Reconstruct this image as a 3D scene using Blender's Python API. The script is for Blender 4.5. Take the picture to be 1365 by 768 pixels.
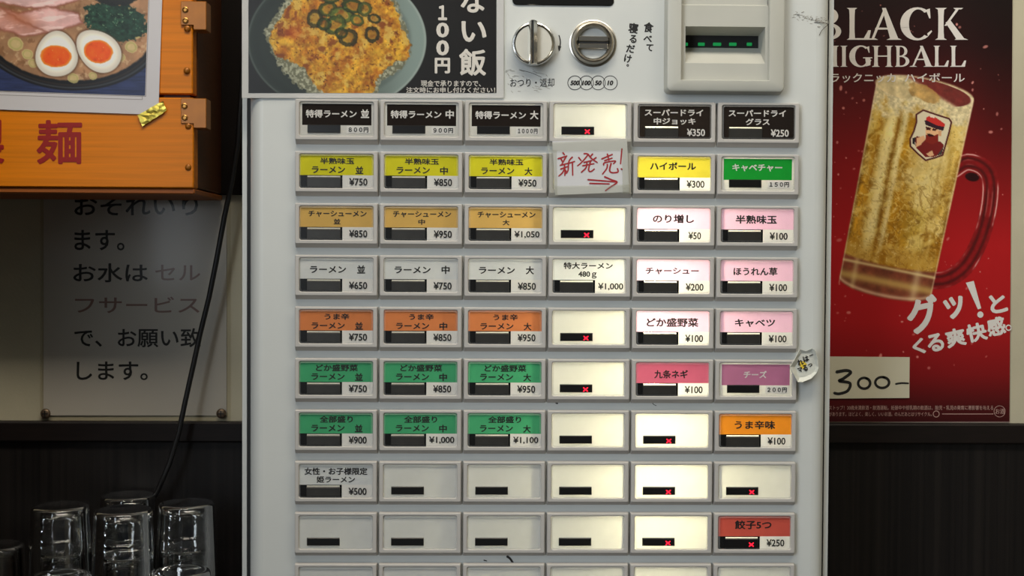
import bpy, math, numpy as np
from mathutils import Vector, Matrix

for o in list(bpy.data.objects):
    bpy.data.objects.remove(o)
SC = bpy.context.scene
COL = SC.collection

# ------------------------------------------------------------ camera, light, exposure
ZB = 1.10                                  # height of the middle of the button field above the floor
F_PX, PW, PH = 1600.0, 1365, 768
CAM = np.array([-0.05142835, -1.03570168, ZB + 0.05750661])
RA, RB, RC = -0.0228397, -0.02036379, -0.00550141

def _rot(a, b, c):
    ca, sa, cb, sb, cc, sc = math.cos(a), math.sin(a), math.cos(b), math.sin(b), math.cos(c), math.sin(c)
    rx = np.array([[1, 0, 0], [0, ca, -sa], [0, sa, ca]])
    rz = np.array([[cb, -sb, 0], [sb, cb, 0], [0, 0, 1]])
    ry = np.array([[cc, 0, sc], [0, 1, 0], [-sc, 0, cc]])
    return rz @ rx @ ry
RM = _rot(RA, RB, RC)
cd = bpy.data.cameras.new('camera')
cam = bpy.data.objects.new('camera', cd)
COL.objects.link(cam)
cd.sensor_fit = 'HORIZONTAL'
cd.sensor_width = 36.0
cd.lens = 36.0 * F_PX / PW
cd.clip_start = 0.02
m4 = Matrix.Identity(4)
for i in range(3):
    m4[i][0] = RM[i, 0]; m4[i][1] = RM[i, 2]; m4[i][2] = -RM[i, 1]; m4[i][3] = CAM[i]
cam.matrix_world = m4
SC.camera = cam

SC.view_settings.view_transform = 'Standard'
SC.view_settings.look = 'None'
SC.view_settings.gamma = 1.0
SC.view_settings.exposure = 0.10
SC.view_settings.use_curve_mapping = False

W = bpy.data.worlds.new('world'); SC.world = W; W.use_nodes = True
bg = W.node_tree.nodes['Background']
bg.inputs[0].default_value = (0.80, 0.90, 1.0, 1); bg.inputs[1].default_value = 0.04

def area(name, loc, target, sx, sy, power, color):
    d = bpy.data.lights.new(name, 'AREA'); d.shape = 'RECTANGLE'; d.size = sx; d.size_y = sy
    d.energy = power; d.color = color
    o = bpy.data.objects.new(name, d); COL.objects.link(o)
    o.location = loc
    o.rotation_euler = (Vector(target) - Vector(loc)).to_track_quat('-Z', 'Y').to_euler()
    return o
o_ = area('ceiling_lamp_light', (-0.30, -0.62, 2.36), (-0.3, -0.3, 0.9), 1.4, 0.25, 20, (1.0, 0.92, 0.78)); o_.rotation_euler = (.30, 0, 0)
o_ = area('ceiling_lamp_light', (0.85, -0.75, 2.36), (0.8, -0.4, 0.9), 0.6, 0.25, 7, (1.0, 0.94, 0.82)); o_.rotation_euler = (.45, 0, 0)
area('shop_window_light', (-1.25, -2.0, 1.65), (-.05, 0.1, 0.95), 0.8, 1.2, 25.0, (0.82, 0.91, 1.0))

# ------------------------------------------------------------ helpers
def lin(c):
    c = np.asarray(c, float) / 255.0
    return np.where(c <= 0.04045, c / 12.92, ((c + 0.055) / 1.055) ** 2.4)

def at(px, py, Y):
    """world point on the plane y = Y under a photograph pixel"""
    d = RM @ np.array([(px - PW / 2) / F_PX, 1.0, -(py - PH / 2) / F_PX])
    t = (Y - CAM[1]) / d[1]
    p = CAM + d * t
    return (float(p[0]), Y, float(p[2]))

def atn(px, py, Y):
    px = np.asarray(px, float); py = np.asarray(py, float)
    v = np.stack([(px - PW / 2) / F_PX, np.ones_like(px), -(py - PH / 2) / F_PX], -1)
    d = v @ RM.T
    t = (Y - CAM[1]) / d[..., 1]
    return CAM + d * t[..., None]

def mat(name, rgb, rough=0.5, metal=0.0, gain=1.0, noise=0.0, nscale=40.0, spec=0.5, bump=0.0, bscale=200.0, stretch=None, emit=None, estr=0.0, coat=0.0):
    m = bpy.data.materials.new(name); m.use_nodes = True
    nt = m.node_tree; b = nt.nodes['Principled BSDF']
    c = np.clip(lin(rgb) * gain, 0, 0.92)
    b.inputs['Base Color'].default_value = (*c, 1)
    b.inputs['Roughness'].default_value = rough
    b.inputs['Metallic'].default_value = metal
    b.inputs['Specular IOR Level'].default_value = spec
    b.inputs['Coat Weight'].default_value = coat
    if emit is not None:
        b.inputs['Emission Color'].default_value = (*lin(emit), 1)
        b.inputs['Emission Strength'].default_value = estr
    if noise or bump:
        tc = nt.nodes.new('ShaderNodeTexCoord'); mp = nt.nodes.new('ShaderNodeMapping')
        nt.links.new(tc.outputs['Object'], mp.inputs['Vector'])
        if stretch: mp.inputs['Scale'].default_value = stretch
    if noise:
        n = nt.nodes.new('ShaderNodeTexNoise'); n.inputs['Scale'].default_value = nscale; n.inputs['Detail'].default_value = 6
        nt.links.new(mp.outputs[0], n.inputs['Vector'])
        r = nt.nodes.new('ShaderNodeValToRGB')
        r.color_ramp.elements[0].position = 0.3; r.color_ramp.elements[1].position = 0.7
        r.color_ramp.elements[0].color = (*np.clip(c * (1 - noise), 0, 1), 1)
        r.color_ramp.elements[1].color = (*np.clip(c * (1 + noise), 0, 1), 1)
        nt.links.new(n.outputs['Fac'], r.inputs[0]); nt.links.new(r.outputs[0], b.inputs['Base Color'])
    if bump:
        n2 = nt.nodes.new('ShaderNodeTexNoise'); n2.inputs['Scale'].default_value = bscale; n2.inputs['Detail'].default_value = 3
        nt.links.new(mp.outputs[0], n2.inputs['Vector'])
        bp = nt.nodes.new('ShaderNodeBump'); bp.inputs['Strength'].default_value = bump; bp.inputs['Distance'].default_value = 0.001
        nt.links.new(n2.outputs['Fac'], bp.inputs['Height']); nt.links.new(bp.outputs[0], b.inputs['Normal'])
    return m

def clear_mat(name, tint=(1, 1, 1), rough=0.08, refl=1.0, bump=0.0, bscale=60.0, haze=0.0):
    """thin clear plastic: see-through with a Fresnel sheen"""
    m = bpy.data.materials.new(name); m.use_nodes = True
    nt = m.node_tree; nt.nodes.clear()
    out = nt.nodes.new('ShaderNodeOutputMaterial'); mix = nt.nodes.new('ShaderNodeMixShader')
    tr = nt.nodes.new('ShaderNodeBsdfTransparent'); gl = nt.nodes.new('ShaderNodeBsdfGlossy'); fr = nt.nodes.new('ShaderNodeFresnel')
    ge = nt.nodes.new('ShaderNodeNewGeometry'); io = nt.nodes.new('ShaderNodeMapRange')      # same sheen from both sides of the thin sheet
    io.inputs['To Min'].default_value = 1.45; io.inputs['To Max'].default_value = 1 / 1.45
    nt.links.new(ge.outputs['Backfacing'], io.inputs['Value']); nt.links.new(io.outputs[0], fr.inputs['IOR'])
    tr.inputs[0].default_value = (*tint, 1); gl.inputs['Roughness'].default_value = rough
    mu = nt.nodes.new('ShaderNodeMath'); mu.operation = 'MULTIPLY'; mu.inputs[1].default_value = refl
    nt.links.new(fr.outputs[0], mu.inputs[0]); nt.links.new(mu.outputs[0], mix.inputs[0])
    base = tr
    if haze:
        df = nt.nodes.new('ShaderNodeBsdfDiffuse'); df.inputs[0].default_value = (.85, .85, .82, 1)
        mh = nt.nodes.new('ShaderNodeMixShader'); mh.inputs[0].default_value = haze
        nt.links.new(tr.outputs[0], mh.inputs[1]); nt.links.new(df.outputs[0], mh.inputs[2]); base = mh
    nt.links.new(base.outputs[0], mix.inputs[1]); nt.links.new(gl.outputs[0], mix.inputs[2]); nt.links.new(mix.outputs[0], out.inputs[0])
    if bump:
        tc = nt.nodes.new('ShaderNodeTexCoord'); n2 = nt.nodes.new('ShaderNodeTexNoise'); n2.inputs['Scale'].default_value = bscale
        bp = nt.nodes.new('ShaderNodeBump'); bp.inputs['Strength'].default_value = bump; bp.inputs['Distance'].default_value = 0.002
        nt.links.new(tc.outputs['Object'], n2.inputs['Vector']); nt.links.new(n2.outputs['Fac'], bp.inputs['Height'])
        nt.links.new(bp.outputs[0], gl.inputs['Normal'])
    return m

def card_mat(name, rgb, gain=1.0, trans=0.3, noise=0.05, tcol=None):
    """printed card that lets lamp light through"""
    m = bpy.data.materials.new(name); m.use_nodes = True
    nt = m.node_tree; nt.nodes.clear()
    c = np.clip(lin(rgb) * gain, 0, 0.92)
    out = nt.nodes.new('ShaderNodeOutputMaterial'); mix = nt.nodes.new('ShaderNodeMixShader'); mix.inputs[0].default_value = trans
    d = nt.nodes.new('ShaderNodeBsdfDiffuse'); t = nt.nodes.new('ShaderNodeBsdfTranslucent')
    t.inputs[0].default_value = (*(c if tcol is None else lin(tcol)), 1)
    tc = nt.nodes.new('ShaderNodeTexCoord'); n = nt.nodes.new('ShaderNodeTexNoise'); n.inputs['Scale'].default_value = 90; n.inputs['Detail'].default_value = 4
    r = nt.nodes.new('ShaderNodeValToRGB')
    r.color_ramp.elements[0].position = .3; r.color_ramp.elements[1].position = .7
    r.color_ramp.elements[0].color = (*np.clip(c * (1 - noise), 0, 1), 1); r.color_ramp.elements[1].color = (*np.clip(c * (1 + noise), 0, 1), 1)
    nt.links.new(tc.outputs['Object'], n.inputs['Vector']); nt.links.new(n.outputs['Fac'], r.inputs[0]); nt.links.new(r.outputs[0], d.inputs[0])
    nt.links.new(d.outputs[0], mix.inputs[1]); nt.links.new(t.outputs[0], mix.inputs[2]); nt.links.new(mix.outputs[0], out.inputs[0])
    return m

def print_mat(name, rough=0.45, spec=0.4):
    m = mat(name, (128, 128, 128), rough, spec=spec)
    a = m.node_tree.nodes.new('ShaderNodeAttribute'); a.attribute_name = 'ink'
    m.node_tree.links.new(a.outputs['Color'], m.node_tree.nodes['Principled BSDF'].inputs['Base Color'])
    return m

def glass_mat(name, tint=(0.97, 0.98, 0.97), rough=0.0):
    m = mat(name, (255, 255, 255), rough)
    b = m.node_tree.nodes['Principled BSDF']
    b.inputs['Base Color'].default_value = (*tint, 1)
    b.inputs['Transmission Weight'].default_value = 1.0; b.inputs['IOR'].default_value = 1.48
    return m

WLOC = {}
def _world(o):
    return WLOC.get(o.name, np.zeros(3)) if o is not None else np.zeros(3)

class MB:
    def __init__(s): s.v = []; s.f = []; s.m = []
    def add(s, vs, fs, mi=0):
        b = len(s.v); s.v += [tuple(map(float, p)) for p in vs]
        s.f += [tuple(i + b for i in f) for f in fs]; s.m += [mi] * len(fs); return s
    def poly(s, pts, mi=0): return s.add(pts, [tuple(range(len(pts)))], mi)
    def box(s, x0, x1, y0, y1, z0, z1, mi=0, ch=0.0):
        if ch <= 0:
            vs = [(x, y, z) for x in (x0, x1) for y in (y0, y1) for z in (z0, z1)]
            return s.add(vs, [(0, 1, 3, 2), (4, 6, 7, 5), (0, 4, 5, 1), (2, 3, 7, 6), (0, 2, 6, 4), (1, 5, 7, 3)], mi)
        L = [rect_loop(x0 + ch, x1 - ch, z0 + ch, z1 - ch, ch * .5, y0, 2), rect_loop(x0, x1, z0, z1, ch, y0 + ch, 2),
             rect_loop(x0, x1, z0, z1, ch, y1 - ch, 2), rect_loop(x0 + ch, x1 - ch, z0 + ch, z1 - ch, ch * .5, y1, 2)]
        s.loops(L, mi); s.poly(L[0], mi); s.poly(L[-1][::-1], mi); return s
    def loops(s, L, mi=0, closed=True):
        n = len(L[0]); vs = [p for l in L for p in l]; fs = []
        for k in range(len(L) - 1):
            for i in range(n if closed else n - 1):
                j = (i + 1) % n
                fs.append((k * n + i, k * n + j, (k + 1) * n + j, (k + 1) * n + i))
        return s.add(vs, fs, mi)
    def lathe_y(s, cx, cz, prof, n=40, mi=0):
        """profile of (radius, y) turned about an axis running away from the viewer"""
        L = []
        for r, y in prof:
            L.append([(cx + r * math.cos(2 * math.pi * i / n), y, cz + r * math.sin(2 * math.pi * i / n)) for i in range(n)])
        return s.loops(L, mi)
    def lathe_z(s, cx, cy, prof, n=40, mi=0):
        L = []
        for r, z in prof:
            L.append([(cx + r * math.cos(2 * math.pi * i / n), cy + r * math.sin(2 * math.pi * i / n), z) for i in range(n)])
        return s.loops(L, mi)
    def tube(s, pts, r, n=10, mi=0):
        pts = [Vector(p) for p in pts]; L = []
        for i, p in enumerate(pts):
            d = (pts[min(i + 1, len(pts) - 1)] - pts[max(i - 1, 0)]).normalized()
            a = d.cross(Vector((0, 1, 0.01))).normalized(); b = d.cross(a)
            L.append([tuple(p + (a * math.cos(2 * math.pi * k / n) + b * math.sin(2 * math.pi * k / n)) * r) for k in range(n)])
        s.loops(L, mi); s.poly(L[0], mi); s.poly(L[-1][::-1], mi); return s
    def mesh(s, name, mats, org=None, smooth=False):
        V = np.array(s.v)
        if org is None: org = (V.min(0) + V.max(0)) / 2
        org = np.array(org, float)
        me = bpy.data.meshes.new(name)
        me.from_pydata((V - org).tolist(), [], s.f)
        for m in (mats if isinstance(mats, (list, tuple)) else [mats]): me.materials.append(m)
        me.polygons.foreach_set('material_index', s.m)
        if smooth: me.shade_smooth() if hasattr(me, 'shade_smooth') else None
        me.update(); return me, org
    def build(s, name, mats, parent=None, smooth=False, org=None, label=None):
        me, org = s.mesh(name, mats, org, smooth)
        return link(name, me, org, parent, label)

def link(name, me, org, parent=None, label=None):
    o = bpy.data.objects.new(name, me); COL.objects.link(o)
    if parent is not None: o.parent = parent
    o.location = np.array(org, float) - _world(parent)
    WLOC[o.name] = np.array(org, float)
    if label: o['label'] = label
    return o

def tag(o, label, cat, group=None):
    o['label'] = label; o['category'] = cat
    if group: o['group'] = group
    return o
def thing(name, loc, label, cat, group=None):
    o = bpy.data.objects.new(name, None); COL.objects.link(o); o.location = loc; o.empty_display_size = 0.05
    WLOC[o.name] = np.array(loc, float)
    return tag(o, label, cat, group)
def struct(o): o['kind'] = 'structure'; return o

def rect_loop(x0, x1, z0, z1, r, y, k=4):
    """rounded rectangle in the x-z plane, counter-clockwise seen from the front"""
    pts = []
    for cx, cz, a0 in ((x1 - r, z1 - r, 0), (x0 + r, z1 - r, 90), (x0 + r, z0 + r, 180), (x1 - r, z0 + r, 270)):
        for i in range(k):
            a = math.radians(a0 + 90 * i / (k - 1))
            pts.append((cx + r * math.cos(a), y, cz + r * math.sin(a)))
    return pts

def autosmooth(o, ang=35):
    me = o.data
    me.polygons.foreach_set('use_smooth', [True] * len(me.polygons))
    try: me.set_sharp_from_angle(angle=math.radians(ang))
    except Exception: pass
    return o

# text: glyph outlines from Blender's own font, fitted to a box
_TX = {}
def glyphs(s, bold=0.0, shear=0.0):
    key = (s, bold, shear)
    if key in _TX: return _TX[key]
    c = bpy.data.curves.new('glyphs', 'FONT'); c.body = s; BW = bold * 1.25; c.shear = shear; c.resolution_u = 3
    c.size = 1.0; c.fill_mode = 'FRONT'
    o = bpy.data.objects.new('glyphs', c); COL.objects.link(o)
    dg = bpy.context.evaluated_depsgraph_get(); dg.update()
    me = bpy.data.meshes.new_from_object(o.evaluated_get(dg), depsgraph=dg)
    v = np.empty(len(me.vertices) * 3); me.vertices.foreach_get('co', v); v = v.reshape(-1, 3)[:, :2].copy()
    f = [tuple(p.vertices) for p in me.polygons]
    bpy.data.objects.remove(o); bpy.data.curves.remove(c); bpy.data.meshes.remove(me)
    lo, hi = v.min(0), v.max(0)
    if BW:                                                         # heavier weight: the outline laid down again, shifted all round
        n0 = len(v); k = 8; f0 = f
        off = [(0, 0)] + [(BW * math.cos(2 * math.pi * i / k), BW * math.sin(2 * math.pi * i / k)) for i in range(k)]
        v = np.concatenate([v + np.array(q) for q in off]); f = [tuple(i + n0 * j for i in p) for j in range(len(off)) for p in f0]
        lo, hi = v.min(0), v.max(0)
    v = (v - lo) / (hi - lo); v[:, 1] = 1 - v[:, 1]
    v = np.concatenate([v, np.repeat(np.arange(9), n0)[:len(v), None] * 1.6e-5 if BW else np.zeros((len(v), 1))], 1)
    _TX[key] = (v, f); return _TX[key]

def put_text(mb, s, box, fn, mi=0, bold=0.0, shear=0.0, rot=0.0):
    """box = x0,y0,x1,y1 in picture-like units (y down); fn maps arrays (u, v) to world points"""
    v, f = glyphs(s, bold, shear)
    x0, y0, x1, y1 = box
    u = x0 + v[:, 0] * (x1 - x0); w = y0 + v[:, 1] * (y1 - y0)
    if rot:
        cx, cy = (x0 + x1) / 2, (y0 + y1) / 2; c, sn = math.cos(math.radians(rot)), math.sin(math.radians(rot))
        u, w = cx + (u - cx) * c - (w - cy) * sn, cy + (u - cx) * sn + (w - cy) * c
    p = np.array(fn(u, w)); p[:, 1] += v[:, 2]
    mb.add(p, f, mi)

def on(Y):
    return lambda u, v: atn(u, v, Y)

_SK = [0]
def stroke(mb, pts, w, fn, mi=0, taper=0.75):
    """pen stroke: smoothed ribbon along points (picture-like units)"""
    P = np.array(pts, float)
    if len(P) > 2:
        t = np.linspace(0, len(P) - 1, (len(P) - 1) * 6 + 1); Q = []
        for q in t:
            i = min(int(q), len(P) - 2); s = q - i
            p0, p1, p2, p3 = P[max(i - 1, 0)], P[i], P[i + 1], P[min(i + 2, len(P) - 1)]
            Q.append(0.5 * (2 * p1 + (p2 - p0) * s + (2 * p0 - 5 * p1 + 4 * p2 - p3) * s * s + (3 * p1 - p0 - 3 * p2 + p3) * s ** 3))
        P = np.array(Q)
    d = np.gradient(P, axis=0); d /= (np.linalg.norm(d, axis=1)[:, None] + 1e-9)
    nrm = np.stack([-d[:, 1], d[:, 0]], 1)
    k = np.linspace(0, 1, len(P)); ww = w / 2 * (1 - (1 - taper) * k)
    A = P + nrm * ww[:, None]; B = P - nrm * ww[:, None]
    a0, a1 = P[0] - d[0] * ww[0] * .8, P[-1] + d[-1] * ww[-1] * .8
    pts2 = np.vstack([A, B, a0[None], a1[None]]); n = len(P)
    fs = [(i, i + 1, n + i + 1, n + i) for i in range(n - 1)] + [(0, n, 2 * n), (n - 1, 2 * n + 1, 2 * n - 1)]
    p = np.array(fn(pts2[:, 0], pts2[:, 1])); _SK[0] = (_SK[0] + 1) % 14; p[:, 1] += _SK[0] * 1.2e-5
    mb.add(p, fs, mi)

def ringpts(cx, cy, rx, ry, n=32, a0=0, a1=360):
    return [(cx + rx * math.cos(math.radians(a0 + (a1 - a0) * i / n)), cy + ry * math.sin(math.radians(a0 + (a1 - a0) * i / n))) for i in range(n + 1)]

# noise and soft shapes used to lay out the printed pictures
def vnoise(x, y, seed=0):
    rs = np.random.RandomState(seed); T = rs.rand(256, 256)
    xi = np.floor(x).astype(int); yi = np.floor(y).astype(int); fx = x - xi; fy = y - yi
    fx = fx * fx * (3 - 2 * fx); fy = fy * fy * (3 - 2 * fy)
    g = lambda a, b: T[a % 256, b % 256]
    return (g(xi, yi) * (1 - fx) + g(xi + 1, yi) * fx) * (1 - fy) + (g(xi, yi + 1) * (1 - fx) + g(xi + 1, yi + 1) * fx) * fy
def fbm(x, y, sc, seed=0, oct=4):
    r = 0; a = 0.5; t = 0
    for k in range(oct):
        r = r + a * vnoise(x / sc * 2 ** k + 17.3 * k, y / sc * 2 ** k + 9.1 * k, seed + k); t += a; a *= 0.55
    return r / t
def sst(a, b, x):
    t = np.clip((x - a) / (b - a), 0, 1); return t * t * (3 - 2 * t)
def ell(x, y, cx, cy, rx, ry, rot=0):
    c, s = math.cos(math.radians(rot)), math.sin(math.radians(rot))
    u = (x - cx) * c + (y - cy) * s; v = -(x - cx) * s + (y - cy) * c
    return np.sqrt((u / rx) ** 2 + (v / ry) ** 2)
def inpoly(x, y, pts):
    c = np.zeros(x.shape, bool); n = len(pts)
    for i in range(n):
        (x1, y1), (x2, y2) = pts[i], pts[(i + 1) % n]
        if y1 == y2: continue
        c ^= ((y1 > y) != (y2 > y)) & (x < (x2 - x1) * (y - y1) / (y2 - y1) + x1)
    return c
def dseg(x, y, pts):
    d = np.full(x.shape, 1e9)
    for (x1, y1), (x2, y2) in zip(pts[:-1], pts[1:]):
        L = (x2 - x1) ** 2 + (y2 - y1) ** 2 + 1e-9
        t = np.clip(((x - x1) * (x2 - x1) + (y - y1) * (y2 - y1)) / L, 0, 1)
        d = np.minimum(d, np.hypot(x - x1 - t * (x2 - x1), y - y1 - t * (y2 - y1)))
    return d
def over(C, col, a):
    col = np.asarray(col, float)
    if col.ndim == 1: col = col[None, None, :]
    return C * (1 - a[..., None]) + col * a[..., None]

def printed(name, x0, y0, x1, y1, step, painter, fn, mat_, gain, parent, label=None):
    """flat printed sheet: fine grid whose ink colours come from the painter"""
    nx = int((x1 - x0) / step) + 1; ny = int((y1 - y0) / step) + 1
    X, Y = np.meshgrid(np.linspace(x0, x1, nx), np.linspace(y0, y1, ny))
    C = np.clip(painter(X, Y), 0, 255)
    L = np.clip(lin(C) * gain, 0, 0.9).reshape(-1, 3)
    P = fn(X.ravel(), Y.ravel()); org = (P.min(0) + P.max(0)) / 2
    idx = np.arange(nx * ny).reshape(ny, nx)
    Fq = np.stack([idx[:-1, :-1], idx[1:, :-1], idx[1:, 1:], idx[:-1, 1:]], -1).reshape(-1, 4)
    me = bpy.data.meshes.new(name)
    me.from_pydata((P - org).tolist(), [], Fq.tolist())
    at_ = me.color_attributes.new('ink', 'FLOAT_COLOR', 'POINT')
    at_.data.foreach_set('color', np.concatenate([L, np.ones((len(L), 1))], 1).astype(np.float32).ravel())
    me.materials.append(mat_)
    return link(name, me, org, parent, label)

# ------------------------------------------------------------ setting
YW = 0.22                                   # back wall plane
M_wall = mat('wall_paint', (132, 126, 108), 0.7, gain=2.0, noise=0.10, nscale=9, bump=0.15, bscale=300)
M_dark = mat('dark_wood_trim', (24, 17, 15), 0.5, gain=0.8, spec=.25, noise=0.25, nscale=30, stretch=(1, 1, 8))
def wainscot_mat():
    m = mat('dark_wood_panel', (26, 22, 21), 0.55, spec=.25)
    nt = m.node_tree; b = nt.nodes['Principled BSDF']
    tc = nt.nodes.new('ShaderNodeTexCoord'); mp = nt.nodes.new('ShaderNodeMapping'); mp.inputs['Scale'].default_value = (170, 170, 1.2)
    n = nt.nodes.new('ShaderNodeTexNoise'); n.inputs['Scale'].default_value = 1.0; n.inputs['Detail'].default_value = 5
    r = nt.nodes.new('ShaderNodeValToRGB')
    r.color_ramp.elements[0].position = .35; r.color_ramp.elements[1].position = .75
    r.color_ramp.elements[0].color = (*lin((12, 9, 9)), 1); r.color_ramp.elements[1].color = (*lin((28, 24, 22)), 1)
    bp = nt.nodes.new('ShaderNodeBump'); bp.inputs['Strength'].default_value = .35; bp.inputs['Distance'].default_value = .001
    nt.links.new(tc.outputs['Object'], mp.inputs[0]); nt.links.new(mp.outputs[0], n.inputs['Vector'])
    nt.links.new(n.outputs['Fac'], r.inputs[0]); nt.links.new(r.outputs[0], b.inputs['Base Color'])
    nt.links.new(n.outputs['Fac'], bp.inputs['Height']); nt.links.new(bp.outputs[0], b.inputs['Normal'])
    return m
M_wain = wainscot_mat()
M_floor = mat('floor_tile', (95, 88, 80), 0.5, noise=0.15, nscale=8)
M_ceil = mat('ceiling_paint', (200, 198, 190), 0.8, noise=0.03)
RX0, RX1, RY0, ZC = -1.9, 1.5, -2.6, 2.4
z_rail_t = at(1200, 563.5, YW)[2]; z_rail_b = at(1200, 592, YW - .012)[2]
struct(MB().box(RX0, RX1, YW, YW + .12, z_rail_t - .01, ZC).build('wall_back', M_wall))
struct(MB().box(RX0, RX1, YW - .012, YW, z_rail_b, z_rail_t, ch=.0015).build('trim_1', M_dark))
struct(MB().box(RX0, RX1, YW - .006, YW + .12, 0, z_rail_b + .002).build('trim_2', M_wain))
struct(MB().box(RX0 - .1, RX1 + .1, RY0, YW + .12, -.05, 0).build('floor', M_floor))
struct(MB().box(RX0 - .1, RX1 + .1, RY0, YW + .12, ZC, ZC + .05).build('ceiling', M_ceil))
struct(MB().box(-.78, -.68, -.80, YW, 0, ZC).build('added_wall_left', M_wain))  # unseen partition added to keep window light out of the left nook
struct(MB().box(RX1, RX1 + .1, RY0, YW + .12, 0, ZC).build('wall_right', M_wall))

# ------------------------------------------------------------ ticket machine
M_body = mat('machine_enamel', (187, 189, 186), 0.38, gain=1.1, noise=0.025, nscale=14, bump=0.03, bscale=900)
M_bez = mat('bezel_plastic', (176, 172, 167), 0.5, gain=1.0, noise=0.02, nscale=60)
M_accp = mat('acceptor_plastic', (176, 175, 166), 0.5, gain=1.0, noise=0.03, nscale=30)
M_gap = mat('gap_black', (14, 13, 13), 0.6)
M_inside = mat('inner_grey', (120, 118, 112), 0.8)
M_black = mat('black_plastic', (22, 21, 20), 0.25)
M_ink = mat('black_ink', (20, 17, 16), 0.6)
M_winkt = mat('white_ink', (215, 210, 205), 0.6)
M_chrome = mat('chrome', (205, 203, 198), 0.16, metal=1.0)
M_steel = mat('brushed_steel', (176, 170, 158), 0.3, metal=1.0, noise=0.06, nscale=60)
M_scuff = mat('scuff_dirt', (60, 54, 46), 0.8, noise=0.3, nscale=200)
M_scuff2 = mat('scuff_faint', (142, 138, 128), 0.7, noise=0.1, nscale=200)
M_scratch = mat('panel_scratch_light', (215, 214, 208), 0.35)

TM = thing('ticket_machine', (0, .10, 0), 'pale grey meal ticket machine with rows of menu buttons', 'ticket machine')
PP = .0725; QP = .04441436; WW = .06319295; WH = .02905338      # pitch and window size of the buttons
YP = 0.0022                                                       # face of the front panel
xc0 = at(323.6, 400, .02)[0]; xc1 = at(1106.2, 400, .02)[0]
ztop = ZB + .46; 
# cabinet: open-fronted shell
cb = MB(); t = .004; yb0, yb1 = .018, .205
cb.box(xc0, xc0 + t, yb0, yb1, .02, ztop); cb.box(xc1 - t, xc1, yb0, yb1, .02, ztop)
cb.box(xc0 + t, xc1 - t, yb1 - t, yb1, .02, ztop); cb.box(xc0 + t, xc1 - t, yb0, yb1 - t, ztop - t, ztop); cb.box(xc0 + t, xc1 - t, yb0, yb1 - t, .02, .06)
cb.box(xc0 + .01, xc1 - .01, .03, .19, 0, .02, 1)
cab = cb.build('cabinet', [M_body, M_gap], TM, label='pale grey steel cabinet')
# black strips set in the gap round the door to make it dark
gp = MB(); gx0, gx1 = xc0 + t, xc1 - t
gp.box(gx0, gx0 + .012, .019, .03, .06, ztop - t); gp.box(gx1 - .012, gx1, .019, .03, .06, ztop - t)
gp.build('gap_strip', M_gap, TM, label='black strip filling the door gap')
# front door: rounded long edges, holes behind every button
xd0 = at(330.4, 400, YP)[0]; xd1 = at(1104.0, 400, YP)[0]
acc_x0, acc_x1 = at(908, 60, 0)[0], at(1026, 60, 0)[0]
acc_z0, acc_z1 = at(960, 100, 0)[2], at(960, 20, 0)[2]
holes = []
for r in range(1, 11):
    for c in range(1, 7):
        x = (c - 3.5) * PP; z = ZB + (5 - r) * QP
        holes.append((x - WW / 2 - .001, x + WW / 2 + .001, z - WH / 2 - .001, z + WH / 2 + .001))
holes.append((acc_x0, acc_x1, acc_z0, acc_z1))
zd0, zd1 = .07, ztop - .006
rnd = .013
fx0, fx1 = xd0 + rnd, xd1 - rnd
xs = sorted({fx0, fx1} | {h[0] for h in holes} | {h[1] for h in holes})
zs = sorted({zd0, zd1} | {h[2] for h in holes} | {h[3] for h in holes})
dm = MB(); nx, nz = len(xs), len(zs); NV = nx * nz
Vv = [(x, YP, z) for z in zs for x in xs]; Ff = []
for j in range(nz - 1):
    for i in range(nx - 1):
        cx, cz = (xs[i] + xs[i + 1]) / 2, (zs[j] + zs[j + 1]) / 2
        if any(h[0] < cx < h[1] and h[2] < cz < h[3] for h in holes): continue
        Ff.append((j * nx + i, j * nx + i + 1, (j + 1) * nx + i + 1, (j + 1) * nx + i))
dm.add(Vv, Ff)
for side in (0, 1):                                                # rounded edges
    L = []
    for k in range(9):
        a = math.radians(90 * k / 8)
        x = (fx0 - rnd * math.sin(a)) if side == 0 else (fx1 + rnd * math.sin(a))
        y = YP + rnd * (1 - math.cos(a))
        L.append([(x, y, zd0), (x, y, zd1)])
    L.append([(L[-1][0][0], .018, zd0), (L[-1][0][0], .018, zd1)])
    vs = [p for l in L for p in l]; fs = [(2 * k, 2 * k + 1, 2 * k + 3, 2 * k + 2) for k in range(len(L) - 1)]
    dm.add(vs, fs)
for zz, s in ((zd0, 0), (zd1, 1)):
    dm.poly([(xd0, YP + rnd, zz), (fx0, YP, zz), (fx1, YP, zz), (xd1, YP + rnd, zz), (xd1, .018, zz), (xd0, .018, zz)])
door = dm.build('front_door', [M_body], TM, label='smooth pale grey front door')
autosmooth(door, 40)
# dark inside lining behind the dark side of the door, and the lamp that shines through the cards
M_lamp = mat('lamp_phosphor', (255, 255, 255), 0.5, emit=(255, 246, 205), estr=40.0)
lx = at(868, 400, .055)[0]
MB().tube([(lx, .050, ZB - 4.55 * QP), (lx, .050, ZB + 4.6 * QP)], .0075, 14).build('lamp_tube', M_lamp, TM, smooth=True, label='glowing lamp tube behind the buttons')
ln = MB(); ln.box(xc0 + .03, xc1 - .03, .125, .13, ZB - .3, ZB + .27)
ln.build('inner_lining', M_inside, TM)

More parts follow.
